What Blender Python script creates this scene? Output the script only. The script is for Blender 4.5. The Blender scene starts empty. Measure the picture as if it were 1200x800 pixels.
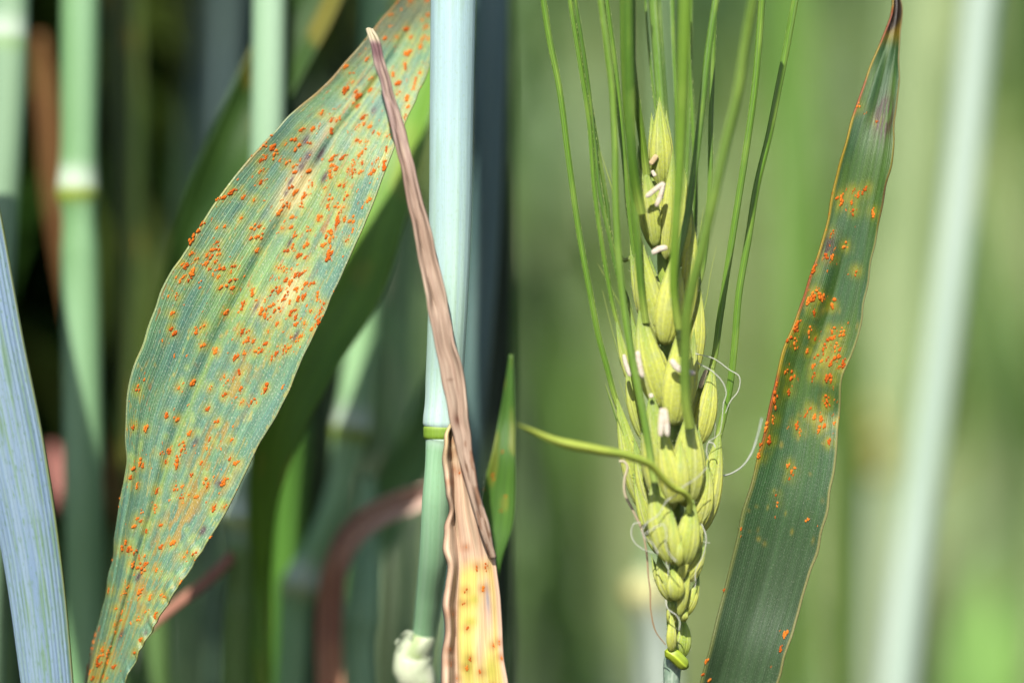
import bpy, math, random
import numpy as np
from mathutils import Vector

# ------------------------------------------------------------------ camera, light, exposure
sc = bpy.context.scene
D = 1.0 / 3.0            # distance from the lens to the plane of sharp focus (world y = 0)
ZC = 0.60                # height of the lens above the soil
S0 = 1e-4                # metres per photograph pixel in the plane of focus

cam_data = bpy.data.cameras.new('camera')
cam_data.lens = 100
cam_data.sensor_width = 36
cam_data.sensor_fit = 'HORIZONTAL'
cam_data.clip_start = 0.01
cam_data.clip_end = 500
cam_data.dof.use_dof = True
cam_data.dof.focus_distance = D - 0.001
cam_data.dof.aperture_fstop = 5.6
cam = bpy.data.objects.new('camera', cam_data)
cam.location = (0, -D, ZC)
cam.rotation_euler = (math.radians(90), 0, 0)
sc.collection.objects.link(cam)
sc.camera = cam

SUN_EL, SUN_AZ = math.radians(41), math.radians(10)     # azimuth: behind the camera, to its left
world = bpy.data.worlds.new('World')
sc.world = world
world.use_nodes = True
wn = world.node_tree.nodes
sky = wn.new('ShaderNodeTexSky')
sky.sky_type = 'NISHITA'
sky.sun_disc = False
sky.sun_elevation = SUN_EL
sky.sun_rotation = math.pi + SUN_AZ
world.node_tree.links.new(sky.outputs[0], wn['Background'].inputs[0])
wn['Background'].inputs[1].default_value = 0.10
sun_data = bpy.data.lights.new('sun', 'SUN')
sun_data.energy = 4.8
sun_data.angle = math.radians(0.55)
sun_data.color = (1.0, 0.95, 0.87)
sun = bpy.data.objects.new('sun', sun_data)
sdir = Vector((-math.sin(SUN_AZ) * math.cos(SUN_EL), -math.cos(SUN_AZ) * math.cos(SUN_EL), math.sin(SUN_EL)))
sun.rotation_euler = sdir.to_track_quat('Z', 'Y').to_euler()
sun.location = (-1, -3, 3)
sc.collection.objects.link(sun)

vs = sc.view_settings
vs.view_transform = 'Standard'
vs.look = 'None'
vs.gamma = 1.0
vs.use_curve_mapping = False
vs.exposure = 1.43
sc.cycles.use_denoising = True
sc.cycles.max_bounces = 8
sc.cycles.transparent_max_bounces = 4
sc.cycles.caustics_reflective = False
sc.cycles.caustics_refractive = False

rng = np.random.default_rng(7)
random.seed(7)
KEXP = 2.4              # photograph value -> surface colour under this light

# ------------------------------------------------------------------ helpers
def lin(c):
    c = np.asarray(c, float) / 255.0
    return np.where(c <= 0.04045, c / 12.92, ((c + 0.055) / 1.055) ** 2.4)

def C(r, g, b, k=1.0):
    return lin((r, g, b)) / KEXP * k

def P(px, py, y=0.0):
    """point seen at photograph pixel (px, py) at depth y behind the plane of focus"""
    px, py, y = np.broadcast_arrays(np.asarray(px, float), np.asarray(py, float), np.asarray(y, float))
    s = (y + D) / D * S0
    return np.stack([(px - 600) * s, y, ZC - (py - 400) * s], -1)

def to_px(v):
    v = np.asarray(v)
    s = (v[..., 1] + D) / D * S0
    return 600 + v[..., 0] / s, 400 - (v[..., 2] - ZC) / s

def spline(pts, n, ts=None):
    """Catmull-Rom through rows of pts (k, m), n samples evenly by chord length"""
    p = np.asarray(pts, float)
    if len(p) == 2:
        t = np.linspace(0, 1, n)[:, None]
        return p[0] * (1 - t) + p[1] * t
    d = np.concatenate([[0], np.cumsum(np.linalg.norm(np.diff(p[:, :2], axis=0), axis=1) + 1e-6)])
    m = np.gradient(p, d, axis=0)
    q = np.linspace(0, d[-1], n) if ts is None else np.asarray(ts) * d[-1]
    i = np.clip(np.searchsorted(d, q, 'right') - 1, 0, len(d) - 2)
    h = (d[i + 1] - d[i])[:, None]
    x = ((q - d[i]) / h[:, 0])[:, None]
    return ((2 * x**3 - 3 * x**2 + 1) * p[i] + (x**3 - 2 * x**2 + x) * h * m[i]
            + (-2 * x**3 + 3 * x**2) * p[i + 1] + (x**3 - x**2) * h * m[i + 1])

def smooth(a, b, x):
    t = np.clip((x - a) / (b - a), 0, 1)
    return t * t * (3 - 2 * t)

_perm = np.random.default_rng(3).random((64, 64))
def vnoise(x, y):
    """smooth value noise, 0..1"""
    xi, yi = np.floor(x).astype(int), np.floor(y).astype(int)
    fx, fy = x - xi, y - yi
    fx, fy = fx * fx * (3 - 2 * fx), fy * fy * (3 - 2 * fy)
    g = lambda i, j: _perm[i % 64, j % 64]
    return ((g(xi, yi) * (1 - fx) + g(xi + 1, yi) * fx) * (1 - fy) + (g(xi, yi + 1) * (1 - fx) + g(xi + 1, yi + 1) * fx) * fy)

def mix(a, b, f):
    f = np.asarray(f)[..., None]
    return a * (1 - f) + b * f

def punch(c, sat, k=1.0):
    g = c.mean(-1, keepdims=True)
    return np.clip((g + (c - g) * sat) * k, 0.002, 1)

def empty(name, loc=(0, 0, 0)):
    o = bpy.data.objects.new(name, None)
    o.empty_display_size = 0.01
    o.location = loc
    sc.collection.objects.link(o)
    return o

def tag(o, label=None, cat=None, group=None, kind=None):
    for k, v in (('label', label), ('category', cat), ('group', group), ('kind', kind)):
        if v: o[k] = v
    return o

def set_parent(o, p):
    """parts keep world coordinates; things stand at their own origin"""
    o.parent = p
    if p is not None:
        q, off = p, Vector((0, 0, 0))
        while q is not None:
            off += q.location
            q = q.parent
        o.location = Vector(o.location) - off

def make_mesh(name, verts, faces, uv=None, col=None, mat=None):
    me = bpy.data.meshes.new(name)
    verts = np.ascontiguousarray(verts, np.float32).reshape(-1, 3)
    faces = np.asarray(faces, np.int32)
    me.vertices.add(len(verts))
    me.vertices.foreach_set('co', verts.ravel())
    k = faces.shape[1]
    me.loops.add(faces.size)
    me.loops.foreach_set('vertex_index', faces.ravel())
    me.polygons.add(len(faces))
    me.polygons.foreach_set('loop_start', np.arange(0, faces.size, k, dtype=np.int32))
    me.polygons.foreach_set('use_smooth', np.ones(len(faces), bool))
    me.update(calc_edges=True)
    if uv is not None:
        l = me.uv_layers.new(name='UVMap')
        l.data.foreach_set('uv', np.asarray(uv, np.float32).reshape(-1, 2)[faces.ravel()].ravel())
    if col is not None:
        c = np.ones((len(verts), 4), np.float32)
        c[:, :3] = np.clip(np.asarray(col).reshape(-1, 3), 0, 1)
        a = me.color_attributes.new('Col', 'FLOAT_COLOR', 'POINT')
        a.data.foreach_set('color', c.ravel())
    if mat is not None:
        me.materials.append(mat)
    return me

def add(name, me, parent=None, loc=(0, 0, 0)):
    o = bpy.data.objects.new(name, me)
    o.location = loc
    sc.collection.objects.link(o)
    if parent is not None:
        set_parent(o, parent)
    return o

def grid_faces(nv, nu, closed=False, base=0):
    j = np.arange(nv - 1)[:, None]
    i = np.arange(nu if closed else nu - 1)[None, :]
    i2 = (i + 1) % nu
    f = np.stack(np.broadcast_arrays(j * nu + i, j * nu + i2, (j + 1) * nu + i2, (j + 1) * nu + i), -1)
    return f.reshape(-1, 4) + base

def frames(path):
    t = np.gradient(path, axis=0)
    t /= np.linalg.norm(t, axis=1)[:, None] + 1e-12
    n = np.zeros_like(t)
    ref = np.array([0, 1.0, 0]) if abs(t[0, 1]) < 0.9 else np.array([1.0, 0, 0])
    v = ref - t[0] * ref.dot(t[0])
    n[0] = v / np.linalg.norm(v)
    for k in range(1, len(t)):
        v = n[k - 1] - t[k] * n[k - 1].dot(t[k])
        n[k] = v / (np.linalg.norm(v) + 1e-12)
    return t, n, np.cross(t, n)

def tube_geo(path, rad, nseg=12, ridge=None, squash=1.0):
    """swept tube: returns grid (nv, nseg+1, 3), uv"""
    path = np.asarray(path, float)
    rad = np.broadcast_to(np.asarray(rad, float), (len(path),))
    t, n, b = frames(path)
    th = np.linspace(0, 2 * np.pi, nseg + 1)
    rr = np.ones(nseg + 1) if ridge is None else ridge(th)
    V = path[:, None, :] + rad[:, None, None] * rr[None, :, None] * (
        np.cos(th)[None, :, None] * n[:, None, :] * squash + np.sin(th)[None, :, None] * b[:, None, :])
    L = np.concatenate([[0], np.cumsum(np.linalg.norm(np.diff(path, axis=0), axis=1))])
    uv = np.stack(np.meshgrid(np.linspace(0, 1, nseg + 1), L * 100), -1)     # v in centimetres
    return V, uv

# ------------------------------------------------------------------ materials
def plant_mat(name, veins=0, vein_amt=0.25, vein_bump=0.3, fibre=0.25, fibre_scale=(60, 6), speck=0.0, rough=0.5,
              trans=0.2, spec=0.35, spot=None, spot_amt=0.0, speck_scale=None, vlen=1.0):
    m = bpy.data.materials.new(name)
    m.use_nodes = True
    nt = m.node_tree
    N, L = nt.nodes, nt.links
    bs = N['Principled BSDF']
    bs.inputs['Roughness'].default_value = rough
    bs.inputs['Specular IOR Level'].default_value = spec
    at = N.new('ShaderNodeAttribute'); at.attribute_name = 'Col'
    uv = N.new('ShaderNodeUVMap')
    def math_(op, a, b=None, c=None):
        n = N.new('ShaderNodeMath'); n.operation = op
        for k, v in enumerate((a, b, c)):
            if v is None: continue
            if isinstance(v, (int, float)): n.inputs[k].default_value = v
            else: L.new(v, n.inputs[k])
        return n.outputs[0]
    def noise(scale_xy, detail=3, rough_=0.6, w=0.0):
        mp = N.new('ShaderNodeMapping')
        mp.inputs['Scale'].default_value = (scale_xy[0], scale_xy[1], 1)
        mp.inputs['Location'].default_value = (w, w * 1.7, 0)
        L.new(uv.outputs[0], mp.inputs[0])
        nz = N.new('ShaderNodeTexNoise'); nz.inputs['Scale'].default_value = 1.0
        nz.inputs['Detail'].default_value = detail; nz.inputs['Roughness'].default_value = rough_
        L.new(mp.outputs[0], nz.inputs[0])
        return nz.outputs[0]
    col = at.outputs['Color']
    height = None
    val = 1.0
    if veins:
        sp = N.new('ShaderNodeSeparateXYZ'); L.new(uv.outputs[0], sp.inputs[0])
        wob = math_('ADD', sp.outputs[0], math_('MULTIPLY', noise((veins * 0.16, 0.35 * vlen), 2, 0.5, 5.3), 1.6 / veins))
        s = math_('ADD', math_('MULTIPLY', math_('SINE', math_('MULTIPLY', wob, veins * 2 * math.pi)), 0.6), math_('MULTIPLY', math_('SINE', math_('MULTIPLY', wob, veins * 1.63 * 2 * math.pi)), 0.4))
        s2 = math_('SINE', math_('MULTIPLY', sp.outputs[0], veins * 0.23 * 2 * math.pi))
        height = math_('ADD', math_('POWER', math_('ADD', math_('MULTIPLY', s, 0.5), 0.5), 2.0), math_('MULTIPLY', s2, 0.25))
        irregular = noise((veins * 0.45, 1.2 * vlen), 2, 0.5, 3.1)
        hv = math_('MULTIPLY', height, math_('MULTIPLY', irregular, 1.8))
        val = math_('ADD', math_('MULTIPLY', hv, vein_amt * 1.6), 1.0 - vein_amt * 0.55)
    f = noise((fibre_scale[0], fibre_scale[1] * vlen), 4, 0.65)
    fv = math_('ADD', math_('MULTIPLY', f, 2 * fibre), 1.0 - fibre)
    val = math_('MULTIPLY', val, fv) if val != 1.0 else fv
    mx = N.new('ShaderNodeMix'); mx.data_type = 'RGBA'; mx.blend_type = 'MULTIPLY'; mx.inputs[0].default_value = 1.0
    cb = N.new('ShaderNodeCombineColor')
    for k in range(3): L.new(val, cb.inputs[k])
    L.new(col, mx.inputs[6]); L.new(cb.outputs[0], mx.inputs[7])
    col = mx.outputs[2]
    if speck:
        sn = noise(speck_scale or (fibre_scale[0] * 2.2, fibre_scale[0] * 1.2), 2, 0.6, 9.0)
        sm = math_('MULTIPLY', math_('MAXIMUM', math_('SUBTRACT', sn, 0.56), 0.0), 9.0 * speck)
        m2 = N.new('ShaderNodeMix'); m2.data_type = 'RGBA'
        L.new(math_('MINIMUM', sm, 0.75), m2.inputs[0]); L.new(col, m2.inputs[6])
        m2.inputs[7].default_value = (*C(225, 232, 205), 1)
        col = m2.outputs[2]
    if spot is not None:
        sn = noise((fibre_scale[0] * 0.5, fibre_scale[0] * 0.12 * vlen), 3, 0.6, 21.0)
        sm = math_('MULTIPLY', math_('MAXIMUM', math_('SUBTRACT', sn, 0.56), 0.0), 7.0 * spot_amt)
        m2 = N.new('ShaderNodeMix'); m2.data_type = 'RGBA'
        L.new(math_('MINIMUM', sm, 0.8), m2.inputs[0]); L.new(col, m2.inputs[6])
        m2.inputs[7].default_value = (*spot, 1)
        col = m2.outputs[2]
    L.new(col, bs.inputs['Base Color'])
    bm = N.new('ShaderNodeBump'); bm.inputs['Strength'].default_value = vein_bump; bm.inputs['Distance'].default_value = 0.0002
    hh = math_('ADD', f, height) if height is not None else f
    L.new(hh, bm.inputs['Height']); L.new(bm.outputs[0], bs.inputs['Normal'])
    out = N['Material Output']
    if trans > 0:
        tr = N.new('ShaderNodeBsdfTranslucent')
        L.new(col, tr.inputs[0])
        ms = N.new('ShaderNodeMixShader'); ms.inputs[0].default_value = trans
        L.new(bs.outputs[0], ms.inputs[1]); L.new(tr.outputs[0], ms.inputs[2])
        L.new(ms.outputs[0], out.inputs[0])
    return m

M = {}
M['rust_leaf'] = plant_mat('rusted_leaf_blade', veins=52, vein_amt=0.30, vein_bump=0.30, fibre=0.42, fibre_scale=(110, 24), speck=0.36, speck_scale=(100, 40), rough=0.48, trans=0.12)
M['dark_leaf'] = plant_mat('dark_leaf_blade', veins=36, vein_amt=0.26, vein_bump=0.30, fibre=0.34, fibre_scale=(60, 40), speck=0.10, speck_scale=(60, 50), rough=0.5, trans=0.10)
M['blade'] = plant_mat('green_blade', veins=18, vein_amt=0.2, vein_bump=0.3, fibre=0.25, fibre_scale=(40, 3), rough=0.5, trans=0.25)
M['striped'] = plant_mat('glaucous_striped_blade', veins=30, vein_amt=0.08, vein_bump=0.2, fibre=0.22, fibre_scale=(80, 3), rough=0.55, trans=0.08,
                         spot=tuple(C(95, 135, 85)), spot_amt=0.8)
M['stem'] = plant_mat('waxy_stem', veins=70, vein_amt=0.07, vein_bump=0.22, fibre=0.10, fibre_scale=(150, 3), rough=0.5, trans=0.0,
                      spot=tuple(C(150, 178, 120)), spot_amt=0.35)
M['dead'] = plant_mat('withered_blade', veins=19, vein_amt=0.12, vein_bump=0.15, fibre=0.28, fibre_scale=(46, 3), rough=0.65, trans=0.12, spec=0.2)
M['husk'] = plant_mat('ear_husk', veins=13, vein_amt=0.13, vein_bump=0.35, spec=0.2, fibre=0.34, fibre_scale=(30, 22), speck=0.42, speck_scale=(48, 42), rough=0.65, trans=0.38)
M['awn'] = plant_mat('awn_green', veins=5, vein_amt=0.30, vein_bump=0.4, fibre=0.18, fibre_scale=(12, 8), rough=0.45, trans=0.15)
M['anther'] = plant_mat('anther_cream', fibre=0.22, fibre_scale=(20, 30), rough=0.8, trans=0.1, vein_bump=0.5)
M['fibre'] = plant_mat('pale_fibre', fibre=0.15, fibre_scale=(6, 20), rough=0.7, trans=0.2)
M['crop'] = plant_mat('crop_green', fibre=0.25, fibre_scale=(14, 2), rough=0.5, trans=0.25, vein_bump=0.1)
M['pustule'] = None

def pustule_mat():
    m = bpy.data.materials.new('rust_spores'); m.use_nodes = True
    N, L = m.node_tree.nodes, m.node_tree.links
    bs = N['Principled BSDF']; bs.inputs['Roughness'].default_value = 0.9; bs.inputs['Specular IOR Level'].default_value = 0.15
    tc = N.new('ShaderNodeTexCoord')
    nz = N.new('ShaderNodeTexNoise'); nz.inputs['Scale'].default_value = 9000; nz.inputs['Detail'].default_value = 2
    oi = N.new('ShaderNodeObjectInfo')
    L.new(tc.outputs['Object'], nz.inputs[0])
    n2 = N.new('ShaderNodeTexNoise'); n2.inputs['Scale'].default_value = 3.0
    cr = N.new('ShaderNodeValToRGB')
    cr.color_ramp.elements[0].position = 0.30; cr.color_ramp.elements[0].color = (*C(158, 60, 6), 1)
    cr.color_ramp.elements[1].position = 0.75; cr.color_ramp.elements[1].color = (*C(250, 160, 58), 1)
    e = cr.color_ramp.elements.new(0.5); e.color = (*C(224, 110, 20), 1)
    ad = N.new('ShaderNodeMath'); ad.operation = 'ADD'
    mu = N.new('ShaderNodeMath'); mu.operation = 'MULTIPLY_ADD'; mu.inputs[1].default_value = 0.22; mu.inputs[2].default_value = -0.11
    L.new(oi.outputs['Random'], mu.inputs[0]); L.new(mu.outputs[0], ad.inputs[0]); L.new(nz.outputs[0], ad.inputs[1])
    L.new(ad.outputs[0], cr.inputs[0]); L.new(cr.outputs[0], bs.inputs['Base Color'])
    bm = N.new('ShaderNodeBump'); bm.inputs['Distance'].default_value = 0.00005; bm.inputs['Strength'].default_value = 0.6
    L.new(nz.outputs[0], bm.inputs['Height']); L.new(bm.outputs[0], bs.inputs['Normal'])
    return m
M['pustule'] = pustule_mat()

def soil_mat():
    m = bpy.data.materials.new('dark_soil'); m.use_nodes = True
    N, L = m.node_tree.nodes, m.node_tree.links
    bs = N['Principled BSDF']; bs.inputs['Roughness'].default_value = 0.95
    tc = N.new('ShaderNodeTexCoord')
    nz = N.new('ShaderNodeTexNoise'); nz.inputs['Scale'].default_value = 30; nz.inputs['Detail'].default_value = 8
    L.new(tc.outputs['Object'], nz.inputs[0])
    cr = N.new('ShaderNodeValToRGB')
    cr.color_ramp.elements[0].color = (0.018, 0.013, 0.010, 1); cr.color_ramp.elements[1].color = (0.085, 0.062, 0.045, 1)
    L.new(nz.outputs[0], cr.inputs[0]); L.new(cr.outputs[0], bs.inputs['Base Color'])
    bm = N.new('ShaderNodeBump'); bm.inputs['Distance'].default_value = 0.03
    L.new(nz.outputs[0], bm.inputs['Height']); L.new(bm.outputs[0], bs.inputs['Normal'])
    return m

# ------------------------------------------------------------------ builders
def blade(name, rows, nv, nu, mat, colour, parent, depth=0.0, cup=0.0, thick=0.00022, depth_fn=None, ripple=None, power=1.0):
    """leaf blade from rows (left x, left y, right x, right y[, depth m]); cup: depth of the trough between margins (m)"""
    rows = [tuple(r) + ((depth,) if len(r) == 4 else ()) for r in rows]
    R = spline(rows, nv)
    u = np.linspace(0, 1, nu)[None, :]
    t = np.linspace(0, 1, nv)[:, None]
    px = R[:, 0:1] * (1 - u) + R[:, 2:3] * u
    py = R[:, 1:2] * (1 - u) + R[:, 3:4] * u
    w = np.hypot(R[:, 2] - R[:, 0], R[:, 3] - R[:, 1])[:, None] / 100
    if ripple is not None:
        ax, ay = ripple(t, u)
        px, py = px + ax, py + ay
    y = R[:, 4:5] + cup * (1 - (2 * u - 1) ** 2) * np.minimum(w, 1.5)
    if depth_fn is not None:
        y = y + depth_fn(t, u)
    V = P(px, py, y)
    L = np.concatenate([[0], np.cumsum(np.hypot(*np.diff((R[:, :2] + R[:, 2:4]) / 2, axis=0).T))]) / 100
    uv = np.stack(np.broadcast_arrays(u, L[:, None]), -1)
    col = colour(t + 0 * u, u + 0 * t, px, py) if callable(colour) else np.broadcast_to(colour, V.shape)
    me = make_mesh(name, V, grid_faces(nv, nu), uv, col, mat)
    o = add(name, me, parent)
    sm = o.modifiers.new('thickness', 'SOLIDIFY'); sm.thickness = thick; sm.offset = 0
    o['_'] = 0; del o['_']
    return o, V, px, py, t, u

def stem(name, rows, mat, colour, parent, nseg=20, n=None):
    """round stem through rows (px, py, radius px[, depth m])"""
    R = np.asarray([tuple(r) if len(r) == 4 else tuple(r) + (0.0,) for r in rows], float)
    d = np.concatenate([[0], np.cumsum(np.linalg.norm(np.diff(R[:, :2], axis=0), axis=1) + 1e-6)])
    ts = np.concatenate([np.linspace(a, b, int(np.clip((b - a) / 3, 3, 26)), endpoint=False) for a, b in zip(d[:-1], d[1:])] + [[d[-1]]]) / d[-1]
    Q = spline(R, None, ts)
    Q[:, 2] = np.clip(Q[:, 2], R[:, 2].min(), R[:, 2].max())
    path = P(Q[:, 0], Q[:, 1], Q[:, 3])
    rad = np.maximum(Q[:, 2], 0.2) * (Q[:, 3] + D) / D * S0
    V, uv = tube_geo(path, rad, nseg)
    col = np.broadcast_to(colour(Q[:, 1:2] + 0 * uv[..., 0], uv[..., 0]) if callable(colour) else colour, V.shape)
    return add(name, make_mesh(name, V, grid_faces(len(V), nseg + 1), uv, col, mat), parent)


def ground_row(px, r, y):
    s = (y + D) / D * S0
    return (px, 400 + (ZC + 0.005) / s, r, y)

def ribbon3d(path, width, side, nu=5, cup=0.15, uvscale=100):
    """ribbon along a 3D path; side (n,3) unit vectors across it"""
    path = np.asarray(path, float); width = np.asarray(width, float)
    u = np.linspace(-1, 1, nu)
    t = np.gradient(path, axis=0); t /= np.linalg.norm(t, axis=1)[:, None] + 1e-12
    side = side - t * (side * t).sum(1)[:, None]; side /= np.linalg.norm(side, axis=1)[:, None] + 1e-12
    nrm = np.cross(t, side)
    V = path[:, None] + 0.5 * width[:, None, None] * (u[None, :, None] * side[:, None] + cup * (u[None, :, None] ** 2) * nrm[:, None])
    L = np.concatenate([[0], np.cumsum(np.linalg.norm(np.diff(path, axis=0), axis=1))])
    uv = np.stack(np.meshgrid((u + 1) / 2, L * uvscale), -1)
    return V, uv

# ------------------------------------------------------------------ setting: ground
def hill(y):
    """added rise of the open field, turning its canopy up to the sun"""
    return 0.38 * np.clip(np.asarray(y, float) - 0.38, 0, 5.0)

def build_ground():
    xs = np.concatenate([[-250, -60, -15, -5], np.linspace(-2, 2, 61), [5, 15, 60, 250]])
    X, Y = np.meshgrid(xs, xs)
    near = np.exp(-(X**2 + Y**2) / 4)
    Z = (vnoise(X * 9 + 30, Y * 9 + 30) - 0.5) * 0.03 * near + (vnoise(X * 2 + 9, Y * 2 + 5) - 0.5) * 0.03 * near
    Z = Z + hill(Y)
    g = add('ground', make_mesh('ground', np.stack([X, Y, Z], -1), grid_faces(len(xs), len(xs)), None, None, soil_mat()))
    tag(g, 'dark bare soil beneath the wheat crop', 'soil', kind='structure')
build_ground()

# ------------------------------------------------------------------ crop plants (prototypes, copied with their parts)
GREENS = [(186, 230, 146), (172, 220, 130), (204, 238, 184), (190, 232, 176), (162, 216, 112), (204, 240, 168)]  # open crop's leaf colours, lightened to read as sunlit
SHADE_GREENS = [(52, 90, 26), (60, 98, 40), (46, 82, 34), (64, 96, 52), (58, 96, 28), (80, 100, 34)]  # leaf colours darkened to put the stand's shade into them
def crop_leaf_geo(r, h0, az, L, wid, start, end, n=9, nu=3):
    t = np.linspace(0, 1, n)
    ang = start + (end - start) * t ** 1.5
    ds = L / (n - 1)
    out = np.concatenate([[0], np.cumsum(np.sin(ang[:-1]) * ds)])
    up = np.concatenate([[0], np.cumsum(np.cos(ang[:-1]) * ds)])
    path = np.stack([np.cos(az) * out, np.sin(az) * out, h0 + up], -1)
    w = wid * np.minimum(1, (t + 0.06) * 4) ** 0.5 * np.clip(1.02 - t ** 2.2, 0.01, 1)
    tw = r.uniform(-0.9, 0.9) * t
    side = np.stack([-np.sin(az) * np.cos(tw), np.cos(az) * np.cos(tw), np.sin(tw)], -1)
    return ribbon3d(path, w, side, nu, 0.25)

def crop_stem_geo(r, h, rad=0.0021, nseg=7):
    z = np.linspace(0, h, 14)
    k = r.uniform(0, 6.28)
    b = r.uniform(0.0, 0.03)
    path = np.stack([np.cos(k) * b * (z / h) ** 2, np.sin(k) * b * (z / h) ** 2, z], -1)
    return tube_geo(path, rad * (1.1 - 0.45 * z / h), nseg), path

def crop_ear_geo(r, base, h=0.085):
    n = 22
    z = np.linspace(0, 1, n)
    rad = 0.0055 * np.sin(np.pi * np.clip(z * 0.93 + 0.04, 0, 1)) ** 0.5 * (1 + 0.22 * np.cos(z * 2 * np.pi * 9))
    path = base + np.stack([0 * z, 0 * z, z * h], -1)
    return tube_geo(path, rad, 8, ridge=lambda th: 1 + 0.25 * np.cos(2 * th))

def prototype(seed, high):
    r = np.random.default_rng(seed)
    parts = []
    h = r.uniform(0.63, 0.68) if high else r.uniform(0.43, 0.51)
    (V, uv), path = crop_stem_geo(r, h)
    g = lin((SHADE_GREENS if high else GREENS)[seed % 6]) / KEXP
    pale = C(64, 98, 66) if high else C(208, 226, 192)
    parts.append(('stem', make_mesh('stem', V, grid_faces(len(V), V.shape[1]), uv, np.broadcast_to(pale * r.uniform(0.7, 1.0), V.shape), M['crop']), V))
    hs = (0.16, 0.28, 0.36, 0.42, 0.47, 0.51, 0.54, 0.57, 0.59, 0.61, 0.62) if high else (0.08, 0.16, 0.23, 0.29, 0.35, 0.40)
    for i, h0 in enumerate(hs):
        az = i * np.pi * r.uniform(0.85, 1.15) + r.uniform(-0.5, 0.5)
        V, uv = crop_leaf_geo(r, h0, az, r.uniform(0.16, 0.26), r.uniform(0.011, 0.017), r.uniform(0.2, 0.55), r.uniform(1.3, 2.5))
        idx = min(np.searchsorted(path[:, 2], h0), len(path) - 1)
        V = V + np.array([path[idx, 0], path[idx, 1], 0])
        c = g * r.uniform(0.75, 1.2)
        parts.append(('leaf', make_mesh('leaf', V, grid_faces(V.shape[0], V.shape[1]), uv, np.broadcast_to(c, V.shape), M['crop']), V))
    V, uv = crop_ear_geo(r, path[-1])
    parts.append(('ear', make_mesh('ear', V, grid_faces(len(V), V.shape[1]), uv, np.broadcast_to(C(120, 140, 70) if high else C(194, 212, 150), V.shape), M['crop']), V))  # ears of the stand painted darker for its shade
    awn_v, awn_f, awn_uv = [], [], []
    for k in range(16):
        a = r.uniform(0, 6.28); z0 = r.uniform(0.005, 0.08)
        p0 = path[-1] + np.array([0.004 * np.cos(a), 0.004 * np.sin(a), z0])
        p1 = p0 + np.array([0.014 * np.cos(a), 0.014 * np.sin(a), r.uniform(0.05, 0.08)])
        Va, ua = tube_geo(p0 + np.linspace(0, 1, 4)[:, None] * (p1 - p0), np.array([0.0005, 0.0004, 0.0003, 0.0001]), 4)
        awn_f.append(grid_faces(4, 5, base=sum(len(x) for x in awn_v))); awn_v.append(Va.reshape(-1, 3)); awn_uv.append(ua.reshape(-1, 2))
    Va = np.concatenate(awn_v)
    parts.append(('awn', make_mesh('awn', Va, np.concatenate(awn_f), np.concatenate(awn_uv), np.broadcast_to(C(130, 160, 60), Va.shape), M['crop']), Va))
    return parts

def transform(V, x, y, rz, s):
    c, n = math.cos(rz), math.sin(rz)
    V = V.reshape(-1, 3) * s
    return np.stack([V[:, 0] * c - V[:, 1] * n + x, V[:, 0] * n + V[:, 1] * c + y, V[:, 2] + hill(y)], -1)

def place_crop_plant(parts, x, y, rz, s, label, group, allowed):
    keep = []
    for name, me, V in parts:
        if allowed(transform(V, x, y, rz, s)):
            keep.append((name, me))
        elif name == 'stem':
            return None
    e = empty('wheat_plant', (x, y, float(hill(y))))
    e.rotation_euler.z = rz
    e.scale = (s, s, s)
    tag(e, label, 'wheat plant', group)
    stem_o = ear_o = None
    for name, me in keep:
        o = bpy.data.objects.new(name, me)
        sc.collection.objects.link(o)
        o.parent = ear_o if (name == 'awn' and ear_o) else e
        if name == 'ear': ear_o = o
        if name == 'awn': o['kind'] = 'stuff'
    return e

def dense_allowed(W):
    px, py = to_px(W)
    # dense stand ends at the plot edge; only unseen upper leaves overhang forward, shading it
    vis = (py > -60) & (py < 870)
    if np.any(W[:, 1] < 0.058): return False
    if np.any((px > 566) & (W[:, 2] > 0.2) & (W[:, 1] < 0.6)): return False
    if np.any(vis & (px > -60) & (W[:, 1] < 0.145)): return False
    return True

def open_allowed(W):
    px, py = to_px(W)
    return not (np.any(W[:, 1] < 0.30) or np.any((px < 600) & (W[:, 1] < 0.85)))

LEFT_LABEL = 'shaded wheat plant inside the dense stand behind the rust-speckled blue-green leaf'
RIGHT_LABEL = 'sunlit green wheat plant blurred in the open crop behind the bearded ear'
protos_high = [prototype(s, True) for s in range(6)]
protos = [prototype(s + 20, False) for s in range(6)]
cnt = 0
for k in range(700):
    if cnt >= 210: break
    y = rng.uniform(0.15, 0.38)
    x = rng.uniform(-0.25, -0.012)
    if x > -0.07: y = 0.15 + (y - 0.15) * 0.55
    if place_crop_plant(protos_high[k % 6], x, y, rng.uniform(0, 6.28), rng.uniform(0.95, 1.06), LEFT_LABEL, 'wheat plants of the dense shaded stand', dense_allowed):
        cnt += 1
cnt = 0
for k in range(400):
    if cnt >= 110: break
    y = 0.42 + 0.6 * rng.random() ** 1.2
    half = (y + D) / D * 0.06 + 0.12
    x = rng.uniform(0.0, half)
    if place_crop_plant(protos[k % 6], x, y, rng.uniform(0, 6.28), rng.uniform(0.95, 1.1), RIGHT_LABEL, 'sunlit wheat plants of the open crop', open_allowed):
        cnt += 1

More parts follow.
